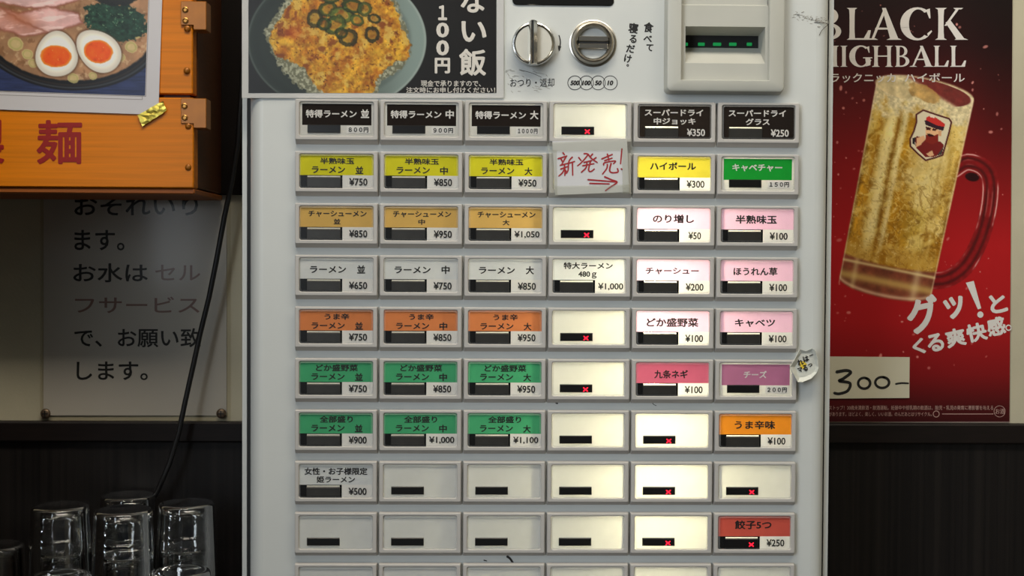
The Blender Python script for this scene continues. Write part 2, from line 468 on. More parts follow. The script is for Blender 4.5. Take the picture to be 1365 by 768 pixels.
# buttons
M_cream = card_mat('card_cream', (198, 199, 199), 1.25, .3, tcol=(222, 220, 208))
M_greyc = card_mat('card_grey', (196, 194, 190), 1.2, .25)
M_pricec = card_mat('card_price_white', (204, 202, 200), 1.25, .25)
M_gapc = card_mat('card_light_line', (206, 204, 198), 1.2, .45, tcol=(250, 248, 240))
CMATS = {}
def cmat(key, rgb, gain=1.35, trans=.3):
    if key not in CMATS: CMATS[key] = card_mat('card_' + key, rgb, gain, trans)
    return CMATS[key]
K = {'black': ((38, 32, 29), 1.0), 'yellow': ((184, 178, 40), 1.45), 'tan': ((190, 154, 88), 1.35), 'white': ((196, 198, 200), 1.25), 'orange': ((192, 116, 72), 1.35),
     'green': ((66, 150, 106), 1.3), 'leafgreen': ((24, 128, 44), 1.3), 'pink': ((214, 172, 198), 1.25), 'rose': ((198, 96, 122), 1.0), 'mauve': ((170, 106, 140), 1.0),
     'brightorange': ((232, 138, 38), 1.2), 'brick': ((190, 82, 70), 1.05), 'lemon': ((206, 190, 60), 1.3)}
PX = WW / 97.5                                                     # one photograph pixel on the button plane
RAMEN = 'ラーメン'
SZ = ('並', '中', '大')
B = {}                                                             # (row, col): style, colour, ink, lines
def L_(s, *b): return (s, b)
for i, (sz, p) in enumerate(zip(SZ, ('８００円', '９００円', '１０００円'))):
    B[(1, i + 1)] = ('tag', 'black', 'w', [L_('特得ラーメン', 8, 10, 75, 20.5), L_(sz, 80.5, 9, 91.5, 20.5)], p)
for i, (sz, p) in enumerate(zip(SZ, ('¥750', '¥850', '¥950'))):
    B[(2, i + 1)] = ('std', 'yellow', 'k', [L_('半熟味玉', 27, 4.6, 72, 13), L_(RAMEN, 16, 16, 60, 25), L_(sz, 73.5, 15.6, 84, 26)], p)
    B[(5, i + 1)] = ('std', 'orange', 'k', [L_('うま辛', 33, 5, 66, 13.3), L_(RAMEN, 16, 17, 60, 25.5), L_(sz, 73.5, 16.3, 84, 26.5)], p)
    B[(6, i + 1)] = ('std', 'green', 'k', [L_('どか盛野菜', 21.8, 4, 77.4, 13.3), L_(RAMEN, 16, 16, 60, 25), L_(sz, 73.5, 15.6, 84, 26)], p)
for i, (sz, p) in enumerate(zip(SZ, ('¥850', '¥950', '¥1,050'))):
    B[(3, i + 1)] = ('std', 'tan', 'k', [L_('チャーシューメン', 11.5, 6, 88.5, 14.2), L_(sz, 45, 16.6, 54, 24)], p)
for i, (sz, p) in enumerate(zip(SZ, ('¥650', '¥750', '¥850'))):
    B[(4, i + 1)] = ('std', 'white', 'k', [L_(RAMEN, 13.8, 10.8, 61.5, 20), L_(sz, 76, 9.5, 86.8, 20.5)], p)
for i, (sz, p) in enumerate(zip(SZ, ('¥900', '¥1,000', '¥1,100'))):
    B[(7, i + 1)] = ('std', 'green', 'k', [L_('全部盛り', 27, 4, 71, 13.2), L_(RAMEN, 16, 16, 60, 25), L_(sz, 73.5, 15.6, 84, 26)], p)
B[(8, 1)] = ('std', 'white', 'k', [L_('女性・お子様限定', 7, 4.6, 90.5, 14.4), L_('姫ラーメン', 23, 16, 74, 25)], '¥500')
B[(4, 4)] = ('std', 'white', 'k', [L_('特大ラーメン', 14.4, 4, 80, 13), L_('480ｇ', 34, 16, 58.5, 25.6)], '¥1,000')
B[(1, 5)] = ('beer', 'black', 'w', [L_('スーパードライ', 9, 5.6, 87, 14.6), L_('中ジョッキ', 21, 17, 77, 26)], '¥350')
B[(1, 6)] = ('beer', 'black', 'w', [L_('スーパードライ', 9, 5.6, 85.5, 14.6), L_('グラス', 32, 17, 64, 26)], '¥250')
B[(2, 5)] = ('std', 'lemon', 'k', [L_('ハイボール', 16.7, 7.4, 78, 17.7)], '¥300')
B[(2, 6)] = ('tag', 'leafgreen', 'w', [L_('キャベチャー', 14.6, 9, 81.5, 18.7)], '１５０円')
B[(3, 5)] = ('std', 'pink', 'k', [L_('のり増し', 21, 8.2, 76, 19.7)], '¥50')
B[(3, 6)] = ('std', 'pink', 'k', [L_('半熟味玉', 19.7, 8.5, 75, 20)], '¥100')
B[(4, 5)] = ('std', 'pink', 'k', [L_('チャーシュー', 12, 10.5, 83, 19.5)], '¥200')
B[(4, 6)] = ('std', 'pink', 'k', [L_('ほうれん草', 17.5, 9.5, 76.5, 20.5)], '¥100')
B[(5, 5)] = ('std', 'pink', 'k', [L_('どか盛野菜', 13.8, 9, 83, 21)], '¥100')
B[(5, 6)] = ('std', 'pink', 'k', [L_('キャベツ', 20, 10, 74, 20.5)], '¥100')
B[(6, 5)] = ('std', 'rose', 'k', [L_('九条ネギ', 24.5, 10, 69.7, 21.4)], '¥100')
B[(6, 6)] = ('tag', 'mauve', 'w', [L_('チーズ', 32.4, 10.7, 63.5, 20.6)], '２００円')
B[(7, 6)] = ('std', 'brightorange', 'k', [L_('うま辛味', 21, 9, 75.6, 20.5)], '¥100')
B[(9, 6)] = ('std', 'brick', 'k', [L_('餃子5つ', 22.6, 6, 72, 18)], '¥250')
CROSS = {(1, 4), (3, 4), (5, 4), (6, 4), (7, 5), (8, 5), (8, 6), (9, 5), (9, 6)}

def bx_(u, v, y):                                                  # window-local pixels -> local metres
    return ((u - 48.75) * PX, y, -(v - WH / PX / 2) * PX)
def cfn(y):
    return lambda u, v: np.stack([(u - 48.75) * PX, np.full_like(u, y), -(v - WH / PX / 2) * PX], -1)
HV = WH / PX
def crect(mb, u0, v0, u1, v1, y, mi):
    mb.poly([bx_(u0, v1, y), bx_(u1, v1, y), bx_(u1, v0, y), bx_(u0, v0, y)], mi)
YC = -0.0021                                                        # card plane (button coordinates)

def card_mesh(spec):
    mb = MB()
    if spec is None:
        crect(mb, -1, -1, 98.5, HV + 1, YC, 0)
        return mb.mesh('menu_card', [M_cream], (0, 0, 0))[0]
    style, colr, ink, lines, price = spec
    rgb, g = K[colr]; band = cmat(colr, rgb, g, .1 if colr in ('lemon', 'rose', 'brick', 'brightorange', 'mauve', 'black', 'leafgreen') else .3)
    inkm = M_winkt if ink == 'w' else M_ink
    mats = [M_pricec, band, M_black, inkm, M_ink, M_greyc, M_gapc]
    if style == 'std':
        crect(mb, -1, -1, 98.5, 27.6, YC, 1); crect(mb, -1, 27.6, 56.5, 28.5, YC, 2); crect(mb, -1, 28.5, 10.2, 30.3, YC, 2); crect(mb, 53.6, 28.5, 56.5, 30.3, YC, 2); crect(mb, -1, 30.3, 56.5, HV + 1, YC, 2); crect(mb, 56.5, 27.6, 98.5, HV + 1, YC, 0)
    elif style == 'beer':
        crect(mb, -1, -1, 98.5, 28.5, YC, 1); crect(mb, -1, 28.5, 10.2, 30.3, YC, 1); crect(mb, 53.6, 28.5, 98.5, 30.3, YC, 1); crect(mb, -1, 30.3, 98.5, HV + 1, YC, 1)
    else:
        x0, x1 = (3.2, 94.5); v0, v1 = (2.2, 30.2)
        crect(mb, -1, -1, 98.5, v0, YC, 5); crect(mb, -1, v0, x0, HV + 1, YC, 5); crect(mb, x1, v0, 98.5, HV + 1, YC, 5)
        crect(mb, x0, v1, x1, HV + 1, YC, 5); crect(mb, x0, v0, x1, v1, YC, 1)
        crect(mb, 62, 31.2, 92.5, 40.8, YC - .0003, 0)
    if style in ('std', 'beer'):                                   # pale strip above the lamp window: lets lamp light through, light line also painted in
        crect(mb, 10.2, 28.5, 53.6, 30.3, YC - .0001, 6)
    f = cfn(YC - .00025)
    for s, b in lines: put_text(mb, s, b, f, 3, bold=.024)
    f2 = cfn(YC - .0005)
    if style == 'tag':
        put_text(mb, price, (64.5, 32.8, 90.5, 39.6), f2, 4, bold=.03)
    else:
        n = len(price); w = {3: 17, 4: 24, 6: 33.5}[n]
        x1 = 89.5 if n < 6 else 94
        if n == 3: x1 = 85.5
        put_text(mb, price, (x1 - w, 31.3, x1, 41.2), f2, 3, bold=.018)
    return mb.mesh('menu_card', mats, (0, 0, 0))[0]

# button bezel: sloped lower lip, rounded window
bz = MB(); hx = PP / 2 - .0007; zt = WH / 2 + .0026; zb_ = -WH / 2 - .0066; zs_ = -WH / 2 - .0032
bz.loops([rect_loop(-hx, hx, zb_, zt, .0006, YP, 5), rect_loop(-hx, hx, zb_, zt, .0006, YP - .0006, 5),
          rect_loop(-hx + .0004, hx - .0004, zs_, zt - .0003, .0007, -.0036, 5),
          rect_loop(-hx + .0009, hx - .0009, zs_ + .0005, zt - .0008, .0008, -.0040, 5),
          rect_loop(-WW / 2 - .0006, WW / 2 + .0006, -WH / 2 - .0006, WH / 2 + .0006, .0022, -.0040, 5),
          rect_loop(-WW / 2, WW / 2, -WH / 2, WH / 2, .0018, -.0034, 5),
          rect_loop(-WW / 2, WW / 2, -WH / 2, WH / 2, .0018, YC + .0006, 5)])
bez_me = bz.mesh('menu_button', [M_bez], (0, 0, 0))[0]
# clear lens: shallow tray with a raised rim
M_lens = clear_mat('clear_lens', (.98, .98, .97), .12, 1.0, bump=.05, bscale=55)
M_lrim = clear_mat('hazed_lens_rim', (.95, .95, .94), .22, .15, haze=.12)  # faint white haze in the rim stands in for edge highlights
le = MB(); e = .0004
Lp = [rect_loop(-WW / 2 + e, WW / 2 - e, -WH / 2 + e, WH / 2 - e, .0016, YC - .0002, 5), rect_loop(-WW / 2 + e, WW / 2 - e, -WH / 2 + e, WH / 2 - e, .0016, -.0037, 5),
      rect_loop(-WW / 2 + .0013, WW / 2 - .0013, -WH / 2 + .0013, WH / 2 - .0013, .0014, -.0042, 5)]
le.loops(Lp, 1); le.poly(Lp[-1])
lens_me = le.mesh('button_lens', [M_lens, M_lrim], (0, 0, 0))[0]
# sold-out lamp windows
M_smoke = mat('smoked_window', (50, 48, 45), 0.35, noise=.15, nscale=120)
M_smokeb = mat('smoked_window_black', (20, 18, 17), 0.3)
M_led = mat('red_lamp', (120, 8, 16), .5, emit=(255, 22, 48), estr=2.6)
def lampwin(u0, v0, u1, v1, m, cross):
    mb = MB(); a = bx_(u0, v1, 0); b = bx_(u1, v0, 0); cy = .0004
    mb.loops([rect_loop(a[0], b[0], a[2], b[2], .0002, YC, 2), rect_loop(a[0], b[0], a[2], b[2], .0002, YC - .0004, 2), rect_loop(a[0] + cy, b[0] - cy, a[2] + cy, b[2] - cy * 1.6, .0002, YC - .0010, 2)])
    mb.poly(rect_loop(a[0] + cy, b[0] - cy, a[2] + cy, b[2] - cy * 1.6, .0002, YC - .0010, 2))
    if cross:
        cu = u0 + (u1 - u0) * .79; cv = v0 + (v1 - v0) * .62; f = cfn(YC - .0012)
        stroke(mb, [(cu - 2.8, cv - 2.4), (cu + 2.8, cv + 2.4)], 1.4, f, 1, 1.0); stroke(mb, [(cu - 2.8, cv + 2.4), (cu + 2.8, cv - 2.4)], 1.4, f, 1, 1.0)
    return mb.mesh('sold_out_lamp', [m, M_led], (0, 0, 0))[0]
LW = {('std', False): lampwin(9.5, 30.4, 54.2, 43.2, M_smoke, False), ('std', True): lampwin(9.5, 30.4, 54.2, 43.2, M_smokeb, True),
      ('blank', False): lampwin(10.3, 29.6, 53.8, 40.4, M_smokeb, False), ('blank', True): lampwin(10.3, 29.6, 53.8, 40.4, M_smokeb, True)}
blank_me = card_mesh(None)
NM = {'black': 'black', 'yellow': 'yellow', 'tan': 'tan', 'white': 'white', 'orange': 'orange', 'green': 'green', 'leafgreen': 'bright green', 'pink': 'pink', 'rose': 'rose red', 'mauve': 'mauve', 'brightorange': 'bright orange', 'brick': 'brick red', 'lemon': 'lemon yellow'}
for r in range(1, 11):
    for c in range(1, 7):
        p = ((c - 3.5) * PP, 0, ZB + (5 - r) * QP); sp = B.get((r, c)); cr = (r, c) in CROSS
        if sp: lab = '%s button reading %s %s' % (NM[sp[1]], ' '.join(s for s, _ in sp[3]), sp[4])
        else: lab = 'blank %s button%s' % ('backlit cream' if c > 3 else 'pale grey', ' with a red cross lit' if cr else '')
        bo = link('menu_button', bez_me, p, TM, lab)
        link('menu_card', card_mesh(sp) if sp else blank_me, p, bo)
        link('sold_out_lamp', LW[('std' if sp and sp[0] in ('std', 'beer') else 'blank', cr)], p, bo)
        link('button_lens', lens_me, p, bo)

# display window at the top
def pxrect(x0, y0, x1, y1, Y):
    a = at(x0, y1, Y); b = at(x1, y0, Y); return a[0], b[0], a[2], b[2]
a = pxrect(683, -46, 818.5, 6.8, YP)
dp = MB(); dp.loops([rect_loop(*a, .004, YP, 6), rect_loop(*a, .004, YP - .0008, 6), rect_loop(a[0] + .0006, a[1] - .0006, a[2] + .0006, a[3] - .0006, .0036, YP - .0012, 6)])
dp.poly(rect_loop(a[0] + .0006, a[1] - .0006, a[2] + .0006, a[3] - .0006, .0036, YP - .0012, 6))
dp.build('display_window', M_black, TM, label='black display window with rounded corners')

# coin return knob
kc = at(711.5, 57.5, -.008); s = .648e-3
kn = MB(); R = 28.6 * s
kn.lathe_y(kc[0], kc[2], [(R * .98, YP), (R, YP - .002), (R, -.0055), (R - .0006, -.0068), (R - .0016, -.0072), (R - .0024, -.0066), (R - .003, -.006), ], 64)
kn.poly([(kc[0] + (R - .003) * math.cos(q), -.006, kc[2] + (R - .003) * math.sin(q)) for q in [2 * math.pi * i / 48 for i in range(48)]], 1)
M_face = mat('satin_steel', (206, 202, 190), .5, metal=.55, noise=.04, nscale=90)
knob = kn.build('coin_return_knob', [M_chrome, M_face], TM, label='round chrome coin return knob'); autosmooth(knob, 40)
fl = MB()
for (u0, u1, yy0, yy1, v0, v1) in ((705.6, 716.2, -.0062, -.016, 27.0, 86.5),):
    x0, x1 = at(u0, 57, -.012)[0], at(u1, 57, -.012)[0]; zt_, zb2 = at(711, v0, -.012)[2], at(711, v1, -.012)[2]
    L = [rect_loop(x0 - .001, x1 + .001, zb2 + .001, zt_ - .001, .001, yy0, 4), rect_loop(x0, x1, zb2, zt_, .001, -.012, 4), rect_loop(x0 + .0015, x1 - .0025, zb2, zt_, .0008, yy1 + .001, 4), rect_loop(x0 + .0024, x1 - .0032, zb2 + .0006, zt_ - .0006, .0004, yy1, 4)]
    fl.loops(L); fl.poly(L[-1])
autosmooth(fl.build('knob_lever', M_chrome, knob, label='upright fin lever'), 30)

# coin slot
cs = at(790.6, 57.2, 0); co = MB(); s_ = s
co.lathe_y(cs[0], cs[2], [(31.3 * s_, YP), (31.3 * s_, YP - .0008), (29.6 * s_, YP - .0012), (29.3 * s_, YP - .0004), (28.6 * s_, YP - .003), (26.5 * s_, YP - .0062), (24.5 * s_, YP - .0070), (22.5 * s_, YP - .0060), (20.6 * s_, YP - .003), (20.2 * s_, YP + .003), (20.2 * s_, YP + .012)], 64)
co.poly([(cs[0] + 20.3 * s_ * math.cos(q), YP + .0035, cs[2] + 20.3 * s_ * math.sin(q)) for q in [2 * math.pi * i / 48 for i in range(48)]], 1)
cslot = autosmooth(co.build('coin_slot', [M_steel, M_face], TM, label='round steel coin slot'), 35)
def coinbar(zo):
    mb = MB(); z0 = cs[2] + (1.6 if zo > 0 else -8.2) * s_; z1 = z0 + 6.6 * s_; hw = 19.9 * s_
    mb.box(cs[0] - hw, cs[0] + hw, YP - .0045, YP + .0034, z0, z1, 0, ch=.0006); return mb
coinbar(1).build('slot_lip', M_steel, cslot); coinbar(-1).build('slot_lip', M_steel, cslot)
MB().box(cs[0] - 18.2 * s_, cs[0] + 18.2 * s_, YP - .0035, YP + .0034, cs[2] - 1.5 * s_, cs[2] + 1.5 * s_).build('coin_opening', M_gap, cslot, label='narrow black coin opening')

# printed legends on the door
yi = YP - .00025
lg = MB(); put_text(lg, 'おつり・返却', (680, 104.3, 739, 116), on(yi), bold=.004)
lg.build('change_legend', M_ink, TM, label='black printed words おつり・返却')
lg = MB()
for cx, sx, wd in ((766.3, '500', 12.2), (781.7, '100', 11.6), (797.4, '50', 9.4), (813.5, '10', 8.2)):
    stroke(lg, ringpts(cx, 110.4, 9.4, 9.3, 28), .9, on(yi), 0, 1.0)
    put_text(lg, sx, (cx - wd / 2, 107.2, cx + wd / 2, 113.9), on(yi), bold=.045, shear=.18)
lg.build('coin_legend', M_ink, TM, label='four printed circles with 500 100 50 10')
lg = MB(); stroke(lg, [(745.2, 47), (747, 56), (745.6, 67)], 1.5, on(yi), 0, 1.2); lg.add(atn([743.6, 748.3, 745.0], [60.5, 62, 68.8], yi), [(0, 1, 2)])
lg.build('turn_arrow', M_ink, TM, label='small black curved arrow beside the knob')
hw_ = MB()
for chx, cx, cy, w, h, ro in (('食', 864.5, 36.5, 13, 14, 8), ('べ', 863.5, 51.5, 11.5, 9, 5), ('て', 866, 63.5, 9.5, 9.5, 6), ('寝', 844.3, 37.5, 13, 14, 8), ('る', 844, 52, 9.5, 11, 5), ('だ', 840.5, 65, 11.5, 11, 8), ('け', 837, 78.2, 10, 11, 10), ('。', 836.8, 87.2, 3.4, 3.6, 0)):
    put_text(hw_, chx, (cx - w / 2, cy - h / 2, cx + w / 2, cy + h / 2), on(yi), bold=.028, rot=ro)
hw_.build('marker_writing', M_ink, TM, label='black marker handwriting 食べて 寝るだけ。')

# bill acceptor
ac = MB(); oX0, oX1, oZ0, oZ1 = pxrect(887, -100, 1046, 123.2, -.004)
iX0, iX1, iZ0, iZ1 = pxrect(907.5, -60, 1025.8, 106.8, -.008)
yA = -.0105
Ls = [rect_loop(oX0 - .0006, oX1 + .0006, oZ0 - .0008, oZ1 + .0006, .0045, YP, 6), rect_loop(oX0, oX1, oZ0, oZ1, .0045, yA + .003, 6), rect_loop(oX0 + .0008, oX1 - .0008, oZ0 + .0008, oZ1 - .0008, .004, yA + .0008, 6),
      rect_loop(oX0 + .0024, oX1 - .0024, oZ0 + .0024, oZ1 - .0024, .003, yA, 6), rect_loop(iX0 - .0004, iX1 + .0004, iZ0 - .0004, iZ1 + .0004, .0007, yA, 6), rect_loop(iX0, iX1, iZ0, iZ1, .0005, yA + .0006, 6), rect_loop(iX0, iX1, iZ0, iZ1, .0005, -.0045, 6)]
ac.loops(Ls)
acc = autosmooth(ac.build('bill_acceptor', M_accp, TM, label='raised beige banknote acceptor'), 32)
# inner plate with the mouth
sX0, sX1, sZ0, sZ1 = pxrect(913.4, 36, 1020.2, 84, -.0045)
zstep = at(960, 7.2, -.0045)[2]
fp = MB(); yF = -.0045
fp.poly([(iX0, yF, iZ0), (iX1, yF, iZ0), (iX1, yF, sZ0), (iX0, yF, sZ0)]); fp.poly([(iX0, yF, sZ0), (sX0, yF, sZ0), (sX0, yF, sZ1), (iX0, yF, sZ1)])
fp.poly([(sX1, yF, sZ0), (iX1, yF, sZ0), (iX1, yF, sZ1), (sX1, yF, sZ1)]); fp.poly([(iX0, yF, sZ1), (iX1, yF, sZ1), (iX1, yF, zstep), (iX0, yF, zstep)])
fp.poly([(iX0, yF, zstep), (iX1, yF, zstep), (iX1, yF + .0018, zstep + .001), (iX0, yF + .0018, zstep + .001)])
fp.poly([(iX0, yF + .0018, zstep + .001), (iX1, yF + .0018, zstep + .001), (iX1, yF + .0018, iZ1), (iX0, yF + .0018, iZ1)])
# mouth: roof slopes down inward, ramp slopes up inward to the slot
yB = .016
bX0, bX1, bZ0, bZ1 = pxrect(914.5, 48, 1011, 63.5, yB)
rX0, rX1 = sX0 + .0006, sX1 - .0012
fp.poly([(sX0, yF, sZ1), (sX1, yF, sZ1), (rX1, yB, bZ1), (rX0, yB, bZ1)])
fp.poly([(sX0, yF, sZ0), (sX1, yF, sZ0), (rX1, yB, bZ0), (rX0, yB, bZ0)])
fp.poly([(sX0, yF, sZ0), (sX0, yF, sZ1), (rX0, yB, bZ1), (rX0, yB, bZ0)]); fp.poly([(sX1, yF, sZ0), (sX1, yF, sZ1), (rX1, yB, bZ1), (rX1, yB, bZ0)])
fp.poly([(bX1, yB, bZ0), (rX1, yB, bZ0), (rX1, yB, bZ1), (bX1, yB, bZ1)])
fp.build('mouth_plate', M_accp, acc)
MB().box(rX0, bX1, yB, yB + .03, bZ0 - .0005, bZ1 + .0005).build('note_slot', M_gap, acc, label='black banknote slot')
M_grn = mat('green_lamp', (10, 60, 30), .3, emit=(40, 200, 105), estr=.35)
for gx, w in ((915.5, 3), (935, 9), (956, 11), (977, 10), (999, 7)):
    g0 = MB(); q = pxrect(gx - w / 2, 56.8, gx + w / 2, 61, yB - .001)
    g0.box(q[0], q[1], yB - .0012, yB, q[2], q[3], 0, ch=.0004); g0.build('guide_lamp', M_grn, acc, label='small green guide light in the slot')

# scuffs on the door
sc = MB()
stroke(sc, [(676, 742), (680, 745), (684, 751)], 3.4, on(yi)); stroke(sc, [(645, 747), (649, 748)], 1.6, on(yi)); stroke(sc, [(741, 536), (743, 538)], 3.5, on(yi)); stroke(sc, [(869.5, 536), (871, 539), (875, 541)], 1.0, on(yi))
sc.build('scuff_mark', M_ink, TM, label='small black scuffs between the buttons')
sc = MB(); rs = np.random.RandomState(4)
for i in range(70):
    u = 1050 + rs.rand() ** .8 * 54; v = 18 + (u - 1050) * .22 + rs.randn() * 3.2
    stroke(sc, [(u, v), (u + 1 + rs.rand() * 2.5, v + rs.randn() * .8)], .5 + rs.rand() * .5, on(yi), 1 if rs.rand() < .85 else 0)
stroke(sc, [(1086, 30), (1098, 30.5), (1103, 33), (1096, 40), (1092, 47)], .9, on(yi), 0)
for i in range(40):
    u = 672 + rs.rand() * 60; v = 92 + rs.rand() * 30
    stroke(sc, [(u, v), (u + 2 + rs.rand() * 5, v + 1 + rs.randn() * 1.2)], .4 + rs.rand() * .4, on(yi), 1)
stroke(sc, [(692, 93), (708, 97), (722, 103)], .7, on(yi), 0)
sc.build('scuff_mark', [M_scuff, M_scuff2], TM, label='faint dirty scratches at the top of the door')

# ------------------------------------------------------------ papers on the machine
M_paper = mat('white_paper', (190, 189, 190), .6, gain=1.05, noise=.02)
M_print = print_mat('printed_ink', .4)
M_film = clear_mat('clear_film', (.98, .98, .97), .1, .35, bump=.1, bscale=30)
M_tape = clear_mat('clear_tape', (.98, .98, .95), .16, 1.3, bump=.6, bscale=160, haze=.05)
M_winkp = mat('poster_white_ink', (208, 202, 196), .6, gain=1.05)

def sheet(x0, y0, x1, y1, Y, th=.0006, mb=None, mi=0, corners=None):
    mb = mb or MB()
    c = corners or [(x0, y0), (x1, y0), (x1, y1), (x0, y1)]
    f = [at(u, v, Y - th) for u, v in c]; b = [at(u, v, Y - th) for u, v in c]; b = [(p[0], Y, p[2]) for p in b]
    n = len(c)
    mb.add(f + b, [tuple(range(n))[::-1], tuple(range(n, 2 * n))] + [(i, (i + 1) % n, n + (i + 1) % n, n + i) for i in range(n)], mi)
    return mb

YPo = YP - .0004
rp = thing('rice_bowl_poster', at(496, 20, YPo), 'black rice bowl poster with white border taped over the upper left of the ticket machine', 'poster')
sheet(322.5, -95, 671.5, 130.6, YPo, .0008).build('poster_paper', M_paper, rp)
def paint_rice(x, y):
    C = np.zeros(x.shape + (3,)) + np.array((24, 21, 21.))
    n1 = fbm(x, y, 14, 3); n2 = fbm(x, y, 5, 9); n3 = fbm(x, y, 2.6, 21, 2)
    e = ell(x, y, 449, 54, 119.5, 94)
    k = sst(390, 560, x)
    rim = np.array((52, 60, 56.))[None, None] * (1 - k[..., None]) + np.array((134, 150, 146.))[None, None] * k[..., None]
    C = over(C, rim, sst(1.008, .99, e))
    C = over(C, (160, 172, 168), np.exp(-((e - .985) / .012) ** 2) * (.35 + .4 * k))
    C = over(C, (26, 32, 30), np.exp(-((e - .90) / .10) ** 2) * (1 - k) * .55)
    C = over(C, rim * .78, sst(.86, .80, e) * .8)
    # rice
    rice = [(384, -8), (368, 20), (352, 40), (360, 62), (372, 88), (398, 116), (420, 130), (500, 130), (508, 108), (530, 96), (546, 78), (548, 55), (540, 30), (528, 2), (506, -18), (470, -30), (430, -28), (402, -20)]
    d = np.where(inpoly(x, y, rice), -dseg(x, y, rice + rice[:1]), dseg(x, y, rice + rice[:1]))
    d = d + (n2 - .5) * 9 + (n3 - .5) * 4
    g = 150 + 75 * (n3 - .5) + 60 * (n2 - .5)
    C = over(C, np.stack([g, g, g * .86], -1), sst(1.0, -1.0, d))
    C = over(C, (96, 96, 74), sst(.56, .46, n3) * sst(1, -1, d) * .6)
    eg = [(392, -4), (375, 24), (359, 43), (359, 60), (367, 72), (391, 84), (408, 92), (416, 112), (440, 130), (497, 130), (500, 108), (516, 90), (546, 76), (546, 54), (535, 38), (532, 16), (516, -4), (490, -18), (455, -24), (420, -18)]
    d2 = np.where(inpoly(x, y, eg), -dseg(x, y, eg + eg[:1]), dseg(x, y, eg + eg[:1])) + (n2 - .5) * 8 + (n1 - .5) * 6
    a2 = sst(1.2, -1.2, d2)
    mixv = np.clip((n1 - .5) * 2.6 + .5 + (n3 - .5) * .8, 0, 1)[..., None]
    ec = np.array((168, 100, 24.)) * (1 - mixv) + np.array((218, 166, 50.)) * mixv
    ec = ec * (.72 + .56 * n2)[..., None]
    C = over(C, ec, a2)
    C = over(C, (224, 190, 96), sst(.54, .70, fbm(x, y, 11, 33)) * a2 * .7)
    C = over(C, (118, 52, 14), sst(.60, .74, fbm(x, y, 11, 57)) * a2 * .75)
    C = over(C, (72, 30, 10), sst(.74, .82, fbm(x, y, 2.6, 77, 2)) * a2 * .7)
    C = over(C, (190, 60, 10), np.exp(-(ell(x, y, 392, 43, 11, 9)) ** 2) * .45)
    # green onion rings
    for cx, cy, rx, ry, ro, colr in ((420, 25, 10, 11, 20, (60, 56, 20)), (437, 12, 12, 9, -20, (58, 72, 24)), (455, 20, 15, 10, 10, (92, 110, 44)), (447, 33, 14, 11, -30, (64, 84, 30)), (470, 8, 14, 9, 15, (40, 62, 22)), (486, 12, 9, 9, 0, (70, 84, 36)),
                                   (499, 25, 8, 6, 15, (46, 50, 20)), (464, 50, 12, 11, 10, (52, 50, 16)), (496, 46, 9, 10, -20, (40, 38, 14)), (432, 32, 9, 8, 0, (44, 60, 22)), (476, 27, 9, 7, 30, (66, 86, 34)), (455, 44, 8, 7, 0, (48, 62, 20)), (441, -4, 12, 8, 0, (52, 72, 26)), (468, -10, 13, 8, 0, (60, 76, 30))):
        q = ell(x, y, cx, cy, rx, ry, ro) + (n3 - .5) * .25
        C = over(C, np.array(colr) * .95, np.exp(-((q - .80) / .20) ** 2) * .95)
        C = over(C, np.array(colr) * .5, np.exp(-((q - 1.02) / .10) ** 2) * .8)
        C = over(C, np.array((124, 84, 26.)), sst(.62, .4, q) * .5)
    C = over(C, np.array((96, 118, 52.)), sst(.62, .7, n2) * sst(1, .7, ell(x, y, 452, 22, 22, 20)) * .7)
    inside = (x > 331.2) & (x < 661.8) & (y < 124)
    return C
printed('printed_picture', 331.2, -80, 661.8, 124, .8, paint_rice, on(YPo - .0010), M_print, .95, rp, 'printed photo of egg rice bowl on black')
tx = MB(); yt = YPo - .0013
for s0, bx in (('な', (614, -15, 647, 17)), ('い', (615, 28, 648.5, 56)), ('飯', (612, 65, 648, 101))): put_text(tx, s0, bx, on(yt), 0, bold=.022)
for s0, bx in (('１', (584, 7, 596, 27)), ('0', (581.5, 30, 598.5, 50)), ('0', (581.5, 53.5, 598.5, 74)), ('円', (579.5, 77, 600, 98))): put_text(tx, s0, bx, on(yt), 0, bold=.03)
put_text(tx, '現金で承りますので、', (561, 107, 641, 115.5), on(yt), 0, bold=.014); put_text(tx, '注文時にお申し付けください！', (541.5, 116.2, 660, 124), on(yt), 0, bold=.014)
tx.build('poster_lettering', M_winkp, rp, label='white lettering ない飯 100円')
sheet(320.5, -97, 674.5, 131.8, YPo - .0017, .0002).build('laminate_film', M_film, rp, label='clear laminate film')

